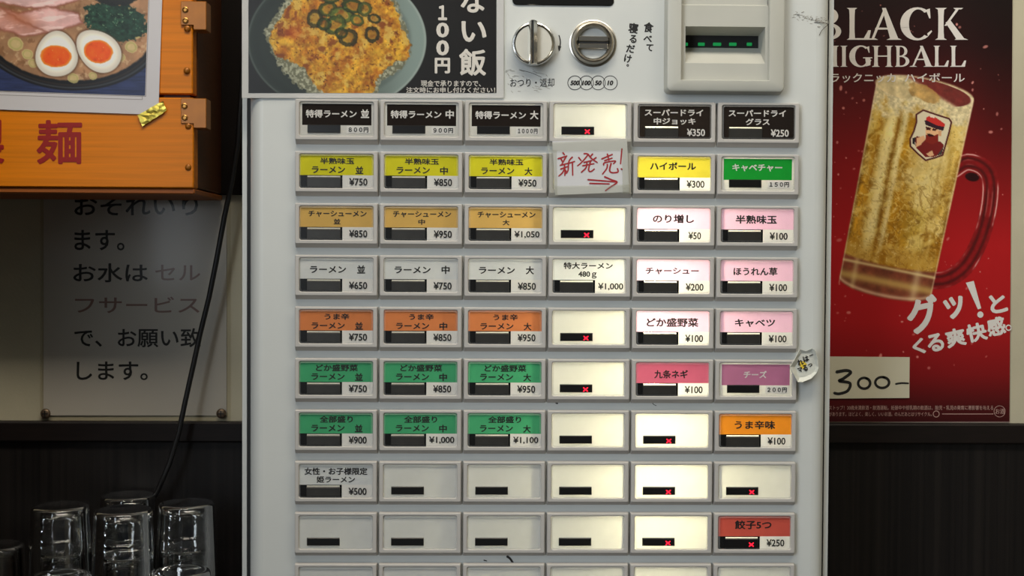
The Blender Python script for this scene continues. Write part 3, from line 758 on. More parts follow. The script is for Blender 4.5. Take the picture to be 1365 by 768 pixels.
nt_ = thing('new_item_note', at(787, 222, -.007), 'small white handwritten note 新発売! with a red arrow taped over the machine buttons', 'note')
sheet(0, 0, 0, 0, -.0055, .0005, corners=[(736.2, 188.2), (836, 186.4), (838.5, 256), (740, 260)]).build('note_paper', M_paper, nt_)
M_red = mat('red_marker', (150, 22, 28), .6, gain=1.0)
rm = MB(); zz = lambda P: [(725 + x / 8.533, 180 + y / 8.533) for x, y in P]
for P in ([(215, 200), (235, 225)], [(160, 270), (262, 238)], [(190, 262), (210, 300)], [(250, 250), (205, 330)], [(185, 345), (280, 320)], [(190, 388), (270, 358)], [(232, 330), (240, 400), (238, 462)], [(235, 385), (210, 430), (168, 468)], [(240, 395), (265, 430)],
          [(325, 250), (285, 300), (275, 400), (250, 440)], [(290, 320), (352, 300)], [(325, 312), (328, 460)],
          [(455, 212), (500, 222), (440, 300), (382, 352)], [(395, 255), (425, 292)], [(500, 215), (545, 270), (608, 312)], [(555, 215), (520, 252)], [(595, 255), (560, 282)], [(455, 312), (545, 290)], [(440, 350), (572, 325)], [(490, 302), (480, 370), (425, 425)], [(530, 300), (508, 395), (535, 415), (575, 385)],
          [(658, 272), (780, 220)], [(722, 215), (740, 290)], [(690, 292), (778, 262)], [(680, 342), (692, 315), (812, 295), (790, 328)], [(722, 332), (715, 380), (665, 447)], [(765, 322), (748, 400), (775, 428), (842, 420), (836, 380)],
          [(888, 155), (880, 240), (872, 330)], [(878, 385), (892, 392)], [(500, 508), (640, 518), (830, 535)], [(520, 550), (745, 556)], [(690, 475), (770, 510), (832, 537), (760, 590), (700, 634)]):
    stroke(rm, zz(P), 2.1 if len(P) < 5 else 2.3, on(-.0063), 0, .85)
rm.build('red_writing', M_red, nt_, label='red marker writing and arrow')
tp = MB(); sheet(0, 0, 0, 0, -.0066, .0001, tp, corners=[(730, 190), (842, 185), (842, 200), (730, 202)]); sheet(0, 0, 0, 0, -.0066, .0001, tp, corners=[(732, 200), (742, 200), (743, 262), (732, 262)]); sheet(0, 0, 0, 0, -.0066, .0001, tp, corners=[(829, 200), (840, 200), (841, 258), (830, 259)]); sheet(0, 0, 0, 0, -.0066, .0001, tp, corners=[(740, 248), (840, 246), (840, 258), (740, 261)])
tp.build('clear_tape', M_tape, nt_, label='crinkled clear tape')

# little curled tag stuck on the right of the buttons
M_tag = mat('tag_paper', (190, 190, 180), .55, gain=1.1, noise=.03, bump=.4, bscale=250)
tg = thing('curled_tag', at(1073, 487, -.004), 'tiny crumpled white paper tag with black and yellow writing beside the cheese button', 'tag')
T = lambda x, y: (1040 + x / 9.6, 440 + y / 9.6)
O = [(250, 245), (330, 270), (410, 235), (445, 255), (480, 370), (492, 480), (470, 545), (400, 620), (290, 665), (225, 665), (175, 570), (125, 470), (180, 390), (215, 320)]
I_ = [(275, 290), (335, 300), (395, 285), (410, 300), (435, 380), (455, 460), (440, 530), (390, 570), (310, 600), (245, 610), (215, 540), (190, 470), (225, 415), (235, 350)]
lift = [.004, .002, .004, .007, .006, .005, .004, .004, .005, .006, .008, .009, .008, .006]
mbt = MB(); n = len(O); ytg = -.0045
vo = [at(*T(*p), ytg - l * .55) for p, l in zip(O, lift)]; vi = [at(*T(*p), ytg) for p in I_]; cv = at(*T(320, 450), ytg)
mbt.add(vo + vi + [cv], [(i, (i + 1) % n, n + (i + 1) % n, n + i) for i in range(n)] + [(n + i, n + (i + 1) % n, 2 * n) for i in range(n)])
tag_o = mbt.build('tag_paper', M_tag, tg)
sd = tag_o.modifiers.new('thick', 'SOLIDIFY'); sd.thickness = .0004; sd.offset = 1
MB().box(*[at(1066, 487, 0)[0], at(1079, 487, 0)[0], ytg + .0006, YP - .0001, at(1073, 497, 0)[2], at(1073, 478, 0)[2]]).build('glue_pad', M_tag, tg)
ti = MB(); yy = ytg - .0006
M_yel = mat('yellow_ink', (196, 168, 48), .6, gain=1.2, noise=.2, nscale=300)
ti.add(atn(*np.array([T(*p) for p in ((262, 395), (305, 400), (345, 440), (322, 470), (285, 500), (240, 450))]).T, yy + .0003), [(0, 1, 2, 3, 4, 5)], 1)
for s0, cx, cy, w, h in (('れ', 258, 414, 76, 78), ('は', 330, 368, 74, 76), ('マ', 256, 510, 64, 58), ('る', 320, 486, 60, 82), ('っ', 384, 450, 58, 40), ('ー', 400, 322, 56, 12)):
    a, b = T(cx - w / 2, cy - h / 2), T(cx + w / 2, cy + h / 2)
    put_text(ti, s0, (a[0], a[1], b[0], b[1]), on(yy), 0, bold=.035, rot=-18)
ti.build('tag_writing', [M_ink, M_yel], tg, label='black writing on a yellow patch')

# ------------------------------------------------------------ highball poster
YH = YW - .0008
hp = thing('highball_poster', at(1220, 280, YH), 'red and black highball poster with a big mug, right of the ticket machine', 'poster')
def edge_x(y): return 1349.6 - 4.2 * y / 562.0
def paint_mug(x, y):
    n1 = fbm(x, y, 30, 5); n2 = fbm(x, y, 9, 15); n3 = fbm(x, y, 3, 25, 3)
    ky = np.array([-60, 0, 60, 130, 220, 330, 430, 500, 545, 570]); R = np.interp(y, ky, [18, 24, 36, 74, 118, 150, 142, 104, 58, 44]); G = np.interp(y, ky, [8, 9, 9, 13, 16, 20, 18, 13, 9, 9]); Bc = np.interp(y, ky, [8, 9, 10, 14, 18, 23, 21, 16, 11, 10])
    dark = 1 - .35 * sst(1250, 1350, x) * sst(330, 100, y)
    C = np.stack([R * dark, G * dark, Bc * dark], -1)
    # droplets
    rs = np.random.RandomState(11)
    for _ in range(150):
        px, py, r = 1106 + rs.rand() * 240, 5 + rs.rand() * 500, .6 + rs.rand() ** 3 * 1.7
        if rs.rand() < .4: px, py = 1106 + rs.rand() * 60, 100 + rs.rand() * 330
        sl = (slice(None), slice(None)); a = sst(1.25, .6, ell(x, y, px, py, r, r * (1 + rs.rand()), rs.rand() * 90))
        C = over(C, (196, 130, 120), a * (.35 + .5 * rs.rand()))
    # handle
    hd = [(1272, 226), (1290, 216), (1312, 224), (1321, 244), (1318, 282), (1306, 322), (1286, 356), (1262, 372), (1240, 374)]
    hp_ = []
    for i in range(len(hd) - 1):
        p0, p1, p2, p3 = (np.array(hd[max(0, min(len(hd) - 1, i + k))], float) for k in (-1, 0, 1, 2))
        hp_ += [tuple(.5 * (2 * p1 + (p2 - p0) * q + (2 * p0 - 5 * p1 + 4 * p2 - p3) * q * q + (3 * p1 - p0 - 3 * p2 + p3) * q ** 3)) for q in (0, .25, .5, .75)]
    dh = dseg(x, y, hp_ + hd[-1:])
    a = sst(12.5, 11, dh)
    C = over(C, np.array((118, 18, 20.))[None, None] * (.75 + .45 * n2)[..., None], a * .9)
    C = over(C, (40, 10, 10), np.exp(-((dh - 5) / 2.5) ** 2) * a * .6)
    C = over(C, (214, 170, 160), np.exp(-((dh - 10.2) / .9) ** 2) * sst(.30, .6, n1) * .85)
    C = over(C, (206, 120, 112), np.exp(-((dh - 3.0) / 1.0) ** 2) * sst(.45, .65, n1) * .4)
    C = over(C, (24, 6, 8), sst(1.1, .8, ell(x, y, 1296, 236, 10, 6, 10)) * .9)
    # mug body: axis from rim centre to foot centre
    ax0 = np.array((1232., 128.)); ax1 = np.array((1179., 388.)); dv = ax1 - ax0; Ln = np.hypot(*dv); dv = dv / Ln; nv = np.array((dv[1], -dv[0]))
    tt = ((x - ax0[0]) * dv[0] + (y - ax0[1]) * dv[1]) / Ln; uu = (x - ax0[0]) * nv[0] + (y - ax0[1]) * nv[1]
    hw = np.interp(tt, [-.1, 0, .2, .8, 1.1], [66, 66, 65, 63, 62]); u = uu / hw
    tb = 1.0 + .055 * np.sqrt(np.clip(1 - u * u, 0, 1)) - .02; ttop = -.03 - .06 * np.sqrt(np.clip(1 - u * u, 0, 1))
    body = sst(1.015, .985, np.abs(u)) * sst(ttop - .008, ttop + .008, tt) * sst(tb + .008, tb - .008, tt)
    # liquid
    wu = u + (n2 - .5) * .10 + (n1 - .5) * .06
    g3 = lambda xs, cs: np.stack([np.interp(wu, xs, [c[q] for c in cs]) for q in range(3)], -1)
    lc = g3([-1, -.9, -.74, -.62, -.5, -.40, -.30, -.2, -.05, .2, .45, .62, .72, .85, .95, 1], [(96, 66, 16), (168, 124, 30), (140, 96, 16), (200, 176, 104), (206, 188, 122), (128, 88, 16), (204, 186, 120), (160, 116, 24), (150, 106, 18), (168, 128, 34), (190, 160, 70), (200, 174, 96), (150, 112, 28), (196, 164, 80), (140, 104, 34), (170, 128, 60)])
    lc = lc * (.74 + .52 * fbm(x + y * .2, y * .45, 10, 45))[..., None]
    # ice: darker cubes low down, pale mist higher up
    U, T_ = u * 62, tt * 265
    lc = over(lc, np.array((128, 86, 12.))[None, None] * (.7 + .6 * n2)[..., None], sst(.46, .62, fbm(U, T_, 34, 65, 2)) * sst(.30, .5, tt) * sst(-.45, -.2, u) * .75)
    lc = over(lc, (204, 182, 110), sst(.50, .66, fbm(U + 40, T_ * .8, 22, 91, 3)) * .60)
    lc = over(lc, (206, 192, 140), sst(1.0, .3, ell(u, tt, .35, .32, .6, .30)) * .55)
    for sc_, sd_, a_ in ((15, 131, .42), (8, 151, .34)):
        rr = 1 - np.abs(2 * fbm(U + .5 * T_ + (n2 - .5) * 14, T_ * .7 - .3 * U, sc_, sd_, 2) - 1)
        lc = over(lc, (216, 196, 130), sst(.88, .99, rr) * a_ * sst(.30, .62, n1 + .1))
        rr = 1 - np.abs(2 * fbm(U - .6 * T_ + (n2 - .5) * 14, T_ * .6 + .2 * U, sc_, sd_ + 7, 2) - 1)
        lc = over(lc, (92, 58, 8), sst(.88, .99, rr) * a_ * sst(.25, .5, tt))
    lc = over(lc, (206, 180, 96), sst(.60, .72, fbm(U * .7 + T_ * .8, T_ * .5 - U * .4, 12, 211, 3)) * .55)
    lc = over(lc, (150, 104, 20), sst(.74, .80, tt) * .5)
    for uc, w_, al, cc in ((-.56, .075, .62, (214, 196, 136)), (-.40, .03, .55, (112, 74, 12)), (-.27, .045, .62, (216, 200, 146)), (-.80, .05, .40, (196, 152, 52)), (.72, .04, .45, (214, 190, 116)), (.60, .03, .35, (120, 82, 16))):
        lc = over(lc, cc, np.exp(-((u - uc + (n1 - .5) * .03) / w_) ** 2) * al * (.6 + .4 * sst(.35, .6, n2)) * sst(.84, .78, tt))
    # fine condensation
    lc = over(lc, (216, 204, 160), sst(.70, .80, n3) * .35); lc = over(lc, (90, 60, 10), sst(.30, .22, n3) * .30)
    # foam band under the rim, ragged below
    foam = sst(.13, .02, tt + (n2 - .5) * .20 + (n1 - .5) * .14 - .03 * np.abs(u))
    lc = over(lc, np.array((206, 192, 152.))[None, None] * (.72 + .46 * n3)[..., None], foam * .9)
    # foot of thick glass
    foot = sst(.865, .885, tt + .02 * u * u)
    fc = np.array((104, 52, 34.))[None, None] * (.7 + .6 * n2)[..., None]
    fc = over(fc, (176, 146, 78), np.exp(-((tt - .955) / .022) ** 2) * .8); fc = over(fc, (196, 176, 120), np.exp(-((tt - .885) / .008) ** 2) * .8)
    fc = over(fc, (196, 160, 128), np.exp(-((tt - tb + .012) / .010) ** 2) * .75)
    fc = over(fc, (200, 176, 120), np.exp(-((u + .7) / .06) ** 2) * .5); fc = over(fc, (210, 190, 140), np.exp(-((u - .62) / .09) ** 2) * .5)
    lc = over(lc, fc, foot)
    C = over(C, lc, body * .97)
    # rim
    er = ell(x, y, 1231, 122, 66, 17, 11.5)
    inr = sst(1.0, .96, er)
    C = over(C, np.array((84, 16, 18.))[None, None] * (.7 + .6 * n2)[..., None], inr * sst(0, 14, (x - 1228) - (y - 118) * 1.6) * .85)
    fo = sst(1.0, .8, ell(x, y, 1186, 120, 32, 17, 12) + (n2 - .5) * .5)
    C = over(C, np.array((186, 166, 122.))[None, None] * (.66 + .6 * n2)[..., None], fo * .85 * sst(1.02, .96, er))
    fo2 = sst(1.0, .8, ell(x, y, 1232, 124, 26, 11, 25) + (n2 - .5) * .6)
    C = over(C, np.array((170, 130, 70.))[None, None] * (.6 + .7 * n2)[..., None], fo2 * .8 * sst(1.02, .96, er))
    C = over(C, (214, 186, 168), np.exp(-((er - .985) / .022) ** 2) * (.15 + .5 * sst(.42, .62, n1)))
    C = over(C, (210, 180, 150), np.exp(-((np.abs(u) - .985) / .015) ** 2) * sst(ttop, ttop + .02, tt) * sst(1.02, 1.0, tt) * .5)
    # shield emblem with the bearded gentleman in a red cap
    s = lambda X, Y_: (1180 + X / 6.4, 120 + Y_ / 6.4)
    def P_(pts): return [s(*p) for p in pts]
    sh_ = P_([(265, 210), (325, 172), (440, 212), (545, 245), (565, 275), (545, 360), (520, 450), (490, 555), (420, 580), (345, 600), (280, 545), (215, 480), (212, 420), (245, 350), (268, 270)])
    ins = inpoly(x, y, sh_); de = dseg(x, y, sh_ + sh_[:1])
    C = over(C, (196, 184, 156), ins.astype(float)); C = over(C, (70, 20, 24), sst(1.5, .7, de))
    for pts, colr in (([(250, 410), (270, 395), (330, 400), (350, 440), (470, 440), (500, 470), (485, 545), (415, 570), (345, 575), (300, 530), (262, 490)], (104, 28, 26)),
                      ([(230, 410), (262, 402), (250, 470), (232, 455)], (36, 30, 34)), ([(440, 560), (500, 480), (480, 550)], (60, 52, 50)),
                      ([(345, 310), (455, 335), (448, 400), (400, 425), (345, 395)], (206, 160, 118)), ([(452, 350), (482, 345), (478, 395), (455, 390)], (190, 140, 100)),
                      ([(345, 380), (400, 395), (452, 375), (455, 440), (400, 465), (345, 440)], (116, 34, 26)), ([(350, 370), (395, 376), (425, 395), (372, 398)], (50, 16, 16)),
                      ([(345, 312), (392, 322), (385, 345), (350, 340)], (56, 22, 20)), ([(405, 325), (440, 335), (425, 350), (402, 345)], (56, 22, 20)),
                      ([(270, 410), (330, 388), (345, 420), (300, 470), (262, 490)], (200, 152, 112)), ([(350, 545), (400, 515), (415, 555), (380, 570)], (196, 150, 112)),
                      ([(352, 235), (390, 212), (440, 240), (510, 290), (505, 320), (430, 305), (345, 265)], (178, 44, 40)), ([(335, 262), (360, 262), (440, 302), (505, 315), (495, 348), (440, 335), (345, 298)], (48, 26, 36)), ([(375, 215), (400, 205), (425, 220), (420, 240), (385, 232)], (206, 186, 166))):
        C = over(C, colr, inpoly(x, y, P_(pts)).astype(float))
    # hard cut right edge shade
    return C
def hp_fn(Y):
    def f(u, v):
        return atn(u, v, Y)
    return f
def warp_fn(Y):                                                   # the sheet hangs a little askew: right edge leans in
    def f(u, v):
        uu = np.where(u > 1300, u - 4.2 * (v / 562.0) * (u - 1300) / 50.0, u); return atn(uu, v, Y)
    return f
sheet(0, 0, 0, 0, YH, .0005, corners=[(1088, -70), (1350.2, -70), (1346, 563.2), (1088, 562.6)]).build('poster_paper', mat('poster_back', (150, 120, 112), .6), hp)
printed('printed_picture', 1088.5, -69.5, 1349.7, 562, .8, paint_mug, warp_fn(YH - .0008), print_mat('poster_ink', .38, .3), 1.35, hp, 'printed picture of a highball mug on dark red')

def serif(mb, ch, x0, x1, y0, y1, fn, mi=0):
    def P(pts): 
        a = np.array(pts, float); _SK[0] = (_SK[0] + 1) % 24; p = np.array(fn(x0 + a[:, 0] * (x1 - x0), y0 + a[:, 1] * (y1 - y0))); p[:, 1] += _SK[0] * 1e-5
        mb.add(p, [tuple(range(len(pts)))], mi)
    def stem(xa, xb, ya=0., yb=1., s=.09):
        P([(xa, ya), (xb, ya), (xb - .02, ya + .25), (xa + .02, ya + .25)]); P([(xa + .02, ya + .25), (xb - .02, ya + .25), (xb - .02, yb - .25), (xa + .02, yb - .25)]); P([(xa + .02, yb - .25), (xb - .02, yb - .25), (xb, yb), (xa, yb)])
        if ya == 0.: P([(xa - s, 0), (xb + s, 0), (xb, .05), (xa, .05)])
        if yb == 1.: P([(xa - s, 1), (xa, .95), (xb, .95), (xb + s, 1)])
    def ring(cx, cy, ro, rio, ry, ryi, a0, a1, off=0.):
        n = 20; A = [math.radians(a0 + (a1 - a0) * i / n) for i in range(n + 1)]
        for i in range(n):
            P([(cx + ro * math.cos(A[i]), cy + ry * math.sin(A[i])), (cx + ro * math.cos(A[i + 1]), cy + ry * math.sin(A[i + 1])), (cx + off + rio * math.cos(A[i + 1]), cy + ryi * math.sin(A[i + 1])), (cx + off + rio * math.cos(A[i]), cy + ryi * math.sin(A[i]))])
    if ch == 'L': stem(.14, .38); P([(.30, .95), (.72, .95), (.90, .70), (1., .70), (.93, 1.), (.30, 1.)])
    elif ch == 'I': stem(.28, .72, s=.2)
    elif ch == 'H': stem(.10, .30); stem(.70, .90); P([(.28, .46), (.72, .46), (.72, .52), (.28, .52)])
    elif ch == 'B':
        stem(.12, .34); ring(.40, .26, .40, .22, .26, .205, -90, 90); ring(.42, .74, .50, .28, .26, .205, -90, 90)
        P([(.3, 0), (.42, 0), (.42, .055), (.3, .055)]); P([(.3, .465), (.44, .465), (.44, .535), (.3, .535)]); P([(.3, .945), (.44, .945), (.44, 1), (.3, 1)])
    elif ch in 'CG':
        ring(.53, .5, .53, .29, .52, .455, 50 if ch == 'C' else 20, 310, .03); P([(.80, .06), (.92, .02), (.94, .33), (.90, .33), (.84, .17)])
        if ch == 'C': P([(.86, .90), (.84, .80), (.97, .70), (.99, .74)])
        else: P([(.74, .58), (.98, .58), (.98, .92), (.78, .98)]); P([(.64, .55), (1.06, .55), (1.06, .595), (.64, .595)])
    elif ch == 'A':
        P([(.46, 0), (.58, 0), (.98, 1.), (.72, 1.)]); P([(.50, .06), (.55, .16), (.20, 1.), (.12, 1.)]); P([(.26, .62), (.72, .62), (.74, .68), (.24, .68)])
        P([(0, 1), (.08, .955), (.26, .955), (.34, 1)]); P([(.60, 1), (.70, .955), (.98, .955), (1.08, 1)])
    elif ch == 'K':
        stem(.10, .32); P([(.74, 0), (.84, .0), (.40, .56), (.32, .56)]); P([(.36, .46), (.52, .38), (1.02, 1.), (.74, 1.)]); P([(.62, 0), (.96, 0), (.88, .045), (.68, .045)]); P([(.66, 1), (1.12, 1), (1.0, .955), (.72, .955)])
pl = MB(); hfn = on(YH - .0011)
for ch, x0, x1 in (('B', 1091, 1124), ('L', 1127, 1161), ('A', 1156, 1199), ('C', 1200, 1243), ('K', 1246, 1286)): serif(pl, ch, x0, x1, 10.5, 53, hfn)
for ch, x0, x1 in (('H', 1090, 1119), ('I', 1119, 1131), ('G', 1132, 1161), ('H', 1162, 1191), ('B', 1192, 1214), ('A', 1212, 1243), ('L', 1243, 1265), ('L', 1265, 1288)): serif(pl, ch, x0, x1, 61, 89, hfn)
put_text(pl, 'ブラックニッカ', (1092, 97, 1194, 110), hfn, 0, bold=.01); put_text(pl, 'ハイボール', (1206, 97.5, 1286, 109.5), hfn, 0, bold=.01)
pl.build('title_lettering', [M_winkp], hp, label='pale lettering BLACK HIGHBALL'); pl = MB()
q = lambda a, b, c, d: (1050 + a / 2.26, 260 + b / 2.26, 1050 + c / 2.26, 260 + d / 2.26)
for s0, bx, ro in (('グ', q(358, 305, 458, 415), -12), ('ッ', q(472, 305, 534, 372), -14), ('と', q(608, 298, 660, 356), -12), ('く', q(376, 432, 414, 480), -12), ('る', q(420, 418, 470, 472), -12), ('爽', q(476, 402, 536, 458), -12), ('快', q(538, 386, 600, 442), -12), ('感', q(600, 368, 656, 424), -12)):
    put_text(pl, s0, bx, hfn, 0, bold=.03, rot=ro)
pl.add(hfn(*np.array([(1287.5, 377), (1298, 374.5), (1308, 411), (1303.5, 412.5)]).T), [(0, 1, 2, 3)]); c0 = ringpts(1306.8, 419.5, 4.2, 4.2, 16)[:-1]; pl.add(hfn(*np.array(c0).T), [tuple(range(16))])
stroke(pl, ringpts(1346 - 1.5, 437, 3.4, 3.4, 16), 1.6, hfn, 0, 1.0)
pl.build('slogan_lettering', [M_winkp], hp, label='slanted pale slogan グッ！とくる爽快感。'); pl = MB()
M_pink = mat('poster_small_ink', (176, 140, 130), .6, gain=1.0)
put_text(pl, 'ストップ！20歳未満飲酒・飲酒運転。妊娠中や授乳期の飲酒は、胎児・乳児の発育に悪影響を与える', (1105, 540.6, 1324, 546.6), hfn, 1, bold=0)
put_text(pl, 'があります。ほどよく、楽しく、いいお酒。のんだあとはリサイクル。', (1105, 549.2, 1242, 555), hfn, 1, bold=0)
stroke(pl, ringpts(1248, 552, 4, 4, 20), .9, hfn, 1, 1.0); stroke(pl, ringpts(1332.5, 548.5, 7.4, 7.4, 24), .6, hfn, 1, 1.0); put_text(pl, 'お酒', (1327, 545, 1339, 552), hfn, 1); stroke(pl, [(1256, 552), (1324, 552)], .9, hfn, 1, 1.0)
pl.build('small_print', [M_winkp, M_pink], hp, label='two rows of small print')

M_card = mat('price_card_paper', (196, 190, 168), .6, gain=1.05, noise=.02)
pc = thing('price_card', at(1160, 503, YH - .002), 'small cream card with handwritten price 300- on the bottom of the red highball poster', 'price card')
sheet(0, 0, 0, 0, YH - .0014, .0008, corners=[(1092, 475.2), (1212.6, 476.2), (1212.2, 530.6), (1092, 531.6)]).build('card_paper', M_card, pc)
pb = MB(); cf = on(YH - .0025)
for P, w in (([(1115, 496), (1128, 494), (1134, 497), (1124, 505), (1119, 508), (1133, 511), (1130, 521), (1119, 525), (1112, 524)], 4.2), (ringpts(1152, 511, 8, 7.2, 14, -70, 300), 3.6), (ringpts(1176, 510, 9.2, 7.2, 14, -80, 290), 3.6), ([(1194, 512), (1202, 510.8), (1211, 511.2)], 2.6)):
    stroke(pb, P, w, cf, 0, .9)
pb.build('brush_writing', M_ink, pc, label='black brush writing 300-')

# ------------------------------------------------------------ wooden box with the ramen photo
YB = .095
def wood_mat(name, rgb, gain=1.0, rough=.32):
    m = mat(name, rgb, rough, spec=.3); nt = m.node_tree; b = nt.nodes['Principled BSDF']
    tc = nt.nodes.new('ShaderNodeTexCoord'); mp = nt.nodes.new('ShaderNodeMapping'); mp.inputs['Scale'].default_value = (7, 60, 260)
    n = nt.nodes.new('ShaderNodeTexNoise'); n.inputs['Scale'].default_value = 1.0; n.inputs['Detail'].default_value = 6; n.inputs['Distortion'].default_value = .5
    r = nt.nodes.new('ShaderNodeValToRGB'); c = np.clip(lin(rgb) * gain, 0, .9)
    r.color_ramp.elements[0].position = .3; r.color_ramp.elements[1].position = .72
    r.color_ramp.elements[0].color = (*(c * .85), 1); r.color_ramp.elements[1].color = (*np.clip(c * 1.12, 0, .95), 1)
    nt.links.new(tc.outputs['Object'], mp.inputs[0]); nt.links.new(mp.outputs[0], n.inputs['Vector']); nt.links.new(n.outputs['Fac'], r.inputs[0]); nt.links.new(r.outputs[0], b.inputs['Base Color'])
    return m
M_wood = wood_mat('orange_varnished_wood', (204, 116, 5), 1.2, .45)
M_wood2 = wood_mat('brown_wood_side', (96, 54, 26), .8, .5)
M_hinge = mat('amber_brass', (176, 106, 22), .35, metal=.3, gain=.8, noise=.1, nscale=80)
wb = thing('wooden_box', at(80, 100, (YB + YW) / 2), 'orange varnished wooden wall box with red lettering, hung above the self-service notice', 'box')
bx0 = at(-140, 120, YB)[0]; bx1 = at(258.3, 120, YB)[0]; bxu = at(256.8, 60, YB)[0]
zs1 = at(200, 125, YB)[2]; zs2 = at(200, 130, YB)[2]; zlo = at(200, 250.5, YB)[2]; zhi = ZB + .62; zb1 = at(200, 258.5, YB)[2]
MB().box(bx0, bxu, YB, YB + .016, zs1, zhi, 0, ch=.001).build('upper_board', M_wood, wb)
MB().box(bx0, bx1, YB - .001, YB + .016, zlo, zs2, 0, ch=.001).build('lower_board', M_wood, wb)
MB().box(bx0, bxu - .004, YB + .006, YB + .02, zs2 - .002, zs1 + .002).build('seam_batten', M_wood2, wb, label='brown batten in the seam')
MB().box(bx1 - .016, bx1 - .0005, YB + .016, YW - .0065, zlo + .001, zhi, 0, ch=.0008).build('side_panel', M_wood2, wb, label='dark brown side panel')
MB().box(bx0, bx0 + .016, YB + .016, YW - .0065, zlo + .001, zhi).build('side_panel', M_wood2, wb)
bb = MB(); bb.box(bx0, bx1 + .0005, YB + .001, YW - .0065, zb1, zlo - .0005, 0, ch=.001)
bb.build('bottom_board', wood_mat('worn_wood_edge', (150, 84, 34), 1.0, .5), wb, label='worn brown bottom board')
MB().box(bx0, at(330, 200, YW)[0], YW - .006, YW - .0002, at(200, 259, YW - .006)[2], zhi, 0, ch=.0008).build('added_backboard', mat('black_brown_board', (22, 15, 11), .6, spec=.2), wb, label='black brown board added behind the box')  # dark board added behind the box to give the black strip beside the machine
for i, (y0, y1) in enumerate(((1.5, 40), (131, 171))):
    hg = MB(); a = at(241, y1 - 7, YB - .002); b = at(259, y0, YB - .002); c = at(275.2, y1, YB - .002)
    yh = YB - .0022
    hg.box(a[0], b[0], yh, YB - .0011, at(250, y1 - 6, YB)[2], b[2], 0, ch=.0004)
    hg.box(b[0] - .001, c[0], yh, YB + .016, c[2], b[2], 0, ch=.0006)
    h_ = hg.build('hinge_plate', M_hinge, wb, label='amber hinge plate')
    for k, (u, v) in enumerate(((246.8, 12.8), (247, 27.3)) if i == 0 else ((245.6, 141.3), (246, 156.8))):
        p = at(u, v, YB - .003); w = MB()
        w.lathe_y(p[0], p[2], [(.0028, yh), (.0028, yh - .0008), (.0019, yh - .0012), (.0013, yh - .0006), (.0001, yh - .0006)], 16)
        w.build('screw', mat('brass_screw', (176, 128, 66), .35, metal=.8), h_)
for u, v in ((249.3, 37.8), (248.6, 94), (250.6, 168), (250.6, 223)):
    p = at(u, v, YB - .002); w = MB(); w.lathe_y(p[0], p[2], [(.0032, YB - .0009), (.0028, YB - .0018), (.0015, YB - .0024), (.0001, YB - .0025)], 16)
    autosmooth(w.build('nail_head', M_hinge, wb), 60)
M_redpaint = mat('red_paint', (150, 22, 14), .5, gain=1.0)
wl = MB(); put_text(wl, '麺', (48.5, 160, 109.5, 219), on(YB - .0014), 0, bold=.016); wl.build('red_lettering', M_redpaint, wb, label='red painted character 麺')
wl = MB(); put_text(wl, '製', (-54, 159, 6, 219), on(YB - .0014), 0, bold=.016)
wl.build('red_lettering', M_redpaint, wb, label='red painted character 製')

# ramen photo
YR = YB - .0015
rf = thing('ramen_photo', at(100, 60, YR), 'white bordered ramen photo with two halved eggs taped to the orange wooden box', 'photo')
def rmap(Y):                                                       # sheet turned slightly clockwise
    a = math.radians(1.9); ca, sa = math.cos(a), math.sin(a)
    return lambda u, v: atn(211 + (np.asarray(u) - 211) * ca - (np.asarray(v) - 153) * sa, 153 + (np.asarray(u) - 211) * sa + (np.asarray(v) - 153) * ca, Y)
def rsheet(x0, y0, x1, y1, Y, th):
    c = [(x0, y0), (x1, y0), (x1, y1), (x0, y1)]; f = [tuple(p) for p in rmap(Y - th)(*np.array(c, float).T)]; b = [(p[0], Y, p[2]) for p in f]
    return MB().add(f + b, [(3, 2, 1, 0), (4, 5, 6, 7)] + [(i, (i + 1) % 4, 4 + (i + 1) % 4, 4 + i) for i in range(4)])
rsheet(-110, -95, 211, 153, YR, .0006).build('photo_paper', mat('photo_paper_white', (176, 174, 178), .5, gain=1.45), rf)
